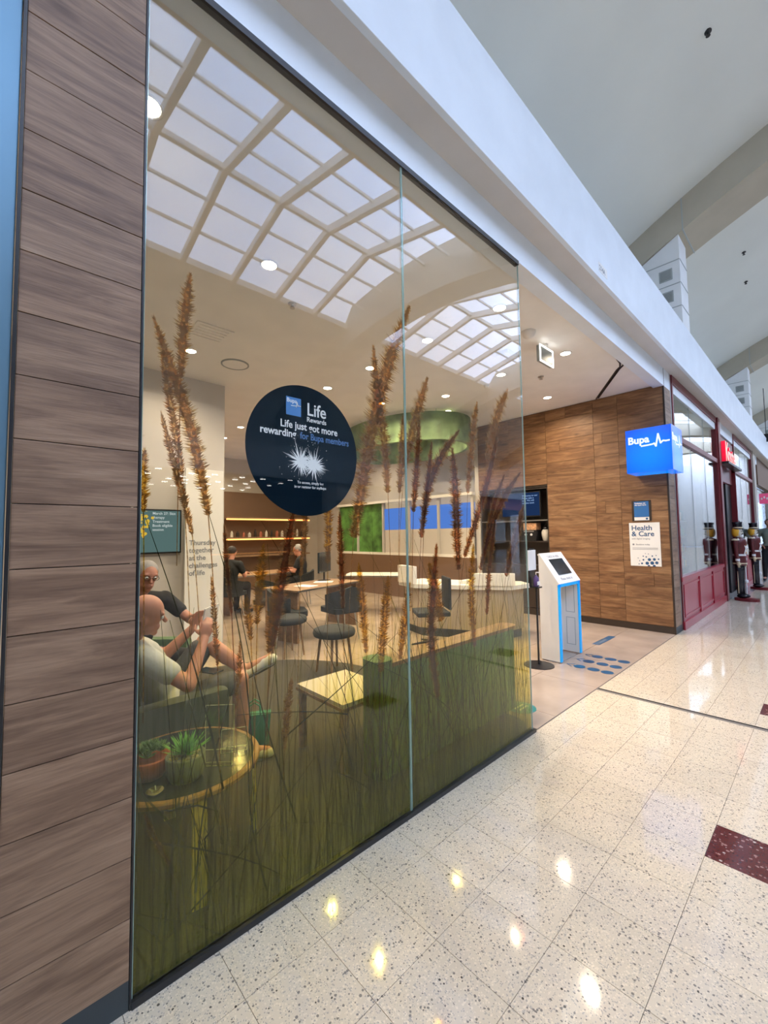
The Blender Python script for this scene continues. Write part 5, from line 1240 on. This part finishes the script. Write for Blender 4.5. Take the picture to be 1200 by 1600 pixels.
# ================================================================ TOY SOLDIER FIGURES
def soldier(loc, rz, label):
    t = thing('toy_soldier', label, 'figure', loc, rz, 'life size toy soldiers at the red shop door')
    MB().prism([(.29*math.cos(2*PI*i/28) + .12, .20*math.sin(2*PI*i/28)) for i in range(28)], 0, .055).build('base', M['redframe'], t)
    for s_ in (-1, 1):
        lg = MB().lathe([(.065, .13), (.062, .40), (.075, .62), (.085, .80)], cy=s_*.085, n=16).build('leg', M['soldblk'], t, smooth=True)
        B(-.008, .008, s_*.085+s_*.068 - .006, s_*.085+s_*.068+.014, .16, .76).build('trouser_stripe', M['soldcream'], lg)
        MB().ell((.05, s_*.085, .095), (.13, .055, .042)).build('boot', M['soldblk'], t, smooth=True)
    MB().lathe([(.15, .74), (.165, .80), (.145, .95), (.16, 1.10), (.18, 1.22), (.165, 1.30), (.07, 1.335)], n=24).build('tunic', M['soldred'], t, smooth=True)
    MB().lathe([(.168, .775), (.172, .785), (.168, .80)], n=24, cap=False).build('tunic_hem', M['soldcream'], t, smooth=True)
    MB().lathe([(.152, .945), (.158, .96), (.152, .985)], n=24, cap=False).build('belt', M['soldwhite'], t, smooth=True)
    for s_ in (-1, 1):
        arm = MB().cap((0, s_*.20, 1.25), .058, (.02, s_*.235, 1.0), .05).cap((.02, s_*.235, 1.0), .05, (.04, s_*.215, .86), .045).build('arm', M['soldred'], t, smooth=True)
        MB().lathe([(.052, 0), (.052, .05)], cx=.04, cy=s_*.217, n=14).build('cuff', M['soldwhite'], arm).location.z = .84
        h = MB().ell((.05, s_*.212, .79), (.045, .034, .055)); 
        for q in range(4): h.cap((.035+.012*q, s_*.212, .76), .010, (.04+.012*q, s_*.20, .71), .009)
        h.cap((.085, s_*.212, .80), .011, (.10, s_*.20, .76), .009); h.build('glove', M['soldcream'], arm, smooth=True)
        MB().lathe([(.075, 1.275), (.085, 1.29), (.04, 1.31), (.001, 1.315)], cy=s_*.20, n=16).build('epaulette', M['soldcream'], t, smooth=True)
    m = MB()
    for k in range(5): m.ell((.165, 0, 1.02 + .055*k), (.014, .014, .014), n=8, m=6)
    m.build('button', M['gold'], t, smooth=True)
    for s_ in (-1, 1): MB().tube([(.05, s_*.16, 1.315), (.165, s_*.03, 1.14), (.155, -s_*.08, .98)], .016, 8).build('cross_strap', M['soldwhite'], t, smooth=True)
    hd = MB().lathe([(.055, 1.33), (.085, 1.36), (.105, 1.43), (.098, 1.50), (.08, 1.54)], n=24).build('head', M['urn'], t, smooth=True)
    MB().ell((.105, 0, 1.435), (.022, .015, .02)).build('nose', M['urn'], hd, smooth=True)
    for s_ in (-1, 1): MB().ell((.092, s_*.035, 1.465), (.01, .012, .014)).build('eye', M['eye'], hd, smooth=True)
    m = MB(); m.tube([(.104, -.05, 1.40), (.112, 0, 1.412), (.104, .05, 1.40)], .010, 8); m.build('moustache', M['soldblk'], hd)
    B(.085, .108, -.022, .022, 1.362, 1.388, .004).build('jaw', M['soldwhite'], hd)
    hr = MB().lathe([(.07, 1.345), (.108, 1.38), (.122, 1.43), (.118, 1.50), (.09, 1.53)], cx=-.028, n=24); hr.build('hair', M['gold'], hd, smooth=True)
    MB().ell((.075, 0, 1.37), (.05, .05, .05)).build('beard', M['soldwhite'], hd, smooth=True)
    ht = MB().lathe([(.108, 1.515), (.112, 1.54), (.105, 1.60), (.125, 1.655), (.12, 1.67), (.001, 1.675)], n=24).build('hat', M['soldblk'], t, smooth=True)
    MB().lathe([(.113, 1.535), (.115, 1.545), (.111, 1.56)], n=24, cap=False).build('hat_band', M['soldcream'], ht)
    MB().ell((.10, 0, 1.525), (.06, .075, .010)).build('hat_peak', M['soldblk'], ht, smooth=True)
    MB().tube([(.11, 0, 1.62), (.125, 0, 1.68), (.115, 0, 1.73)], [.014, .018, .006], 8).build('plume', M['soldwhite'], ht, smooth=True)
    g = MB().tube([(.02, .30, .07), (.02, .30, 1.15)], .014, 8).build('staff', M['soldwhite'], t)
    MB().lathe([(.03, 1.15), (.045, 1.17), (.045, 1.20), (.01, 1.22)], cx=.02, cy=.30, n=12).build('staff_cap', M['soldcream'], g)
    MB().lathe([(.04, .36), (.05, .37), (.05, .41), (.04, .42)], cx=.02, cy=.30, n=12).build('staff_ring', M['soldwhite'], g)
    t.scale = (.74, .74, 1.0)
    return t
soldier((11.7, 1.38, 0), -PI/2 - .25, 'life size toy soldier with black hat, the nearer one at the red shop door')
soldier((14.1, 1.36, 0), -PI/2 - .2, 'life size toy soldier with black hat, the farther one at the red shop door')

# ================================================================ OPPOSITE SIDE OF THE MALL (mirrored in the glass)
op = struct('wall_opposite')
B(-9, 47, -16.1, -16, 0, 3.7).build('rear_wall', M['dark'], op)
B(-9, 47, -16, -9.98, 3.55, 3.65).build('shop_ceiling', M['soldblk'], op)
B(-9, 47, -16, -10.0, -.12, -.0).build('shop_floor', M['storefl'], op)
for i, x in enumerate((-8, -3, 1.9, 9.3, 14.3, 19.3, 24.3, 30, 36)):
    B(x, x+.5, -10.25, -9.95, 0, 3.55).build('column', M['creamwall'], op)
    if x in (9.3, 14.3, 19.3, 24.3, -3, -8): B(x+.5, x+4.9, -10.12, -10.10, 0, 2.9).build('glass_pane', M['shopglass'], op); B(x+.5, x+4.9, -10.2, -10.0, 2.9, 3.55).build('fascia_board', [M['creamwall'], M['pinkban'], M['brown'], M['paper']][i % 4], op)
lp = [(x, y) for y in (-10.4, -11.2, -12.1, -13.1, -14.2) for x in (2.6, 3.4, 4.3, 5.1, 6.0, 6.9, 7.8)]
for i, (x, y) in enumerate(lp):
    t = thing('strip_light', 'short white strip light in the dark ceiling of the shop opposite', 'lamp', (x + random.uniform(-.3, .3), y + random.uniform(-.25, .25), 3.54), 0, 'strip lights in the shop opposite')
    B(-.085, .085, -.03, .03, -.02, 0).build('lamp_face', M['led'], t)
t = thing('cafe_counter', 'brown cafe counter with a warm lit front in the shop opposite', 'counter', (5.6, -12.6, 0)); B(0, 3.2, 0, .7, 0, 1.0).build('counter_body', M['brown'], t); B(-.05, 3.25, -.05, .75, 1.0, 1.05).build('worktop', M['tablewood'], t); B(.1, 3.1, .7, .72, .85, .9).build('warm_light_strip', M['cove'], t)
for i, (x, y) in enumerate(((4.6, -9.2), (6.3, -9.0), (7.9, -9.3))):
    t = thing('cafe_table', ('round cafe table opposite, at the left pillar', 'round cafe table opposite, middle one', 'round cafe table opposite, by the right pillar')[i], 'table', (x, y, 0), 0, 'cafe tables opposite')
    MB().lathe([(.35, .72), (.35, .75), (.001, .75)], n=24).build('tabletop', M['tablewood'], t); MB().tube([(0, 0, .02), (0, 0, .72)], .03, 10).build('post', M['black'], t); MB().lathe([(.22, 0), (.2, .02), (.001, .03)], n=20).build('foot', M['black'], t)
    tub((x-.65, y+.1, 0), PI, 'dark tub chair at the ' + ('left', 'middle', 'right')[i] + ' cafe table opposite')
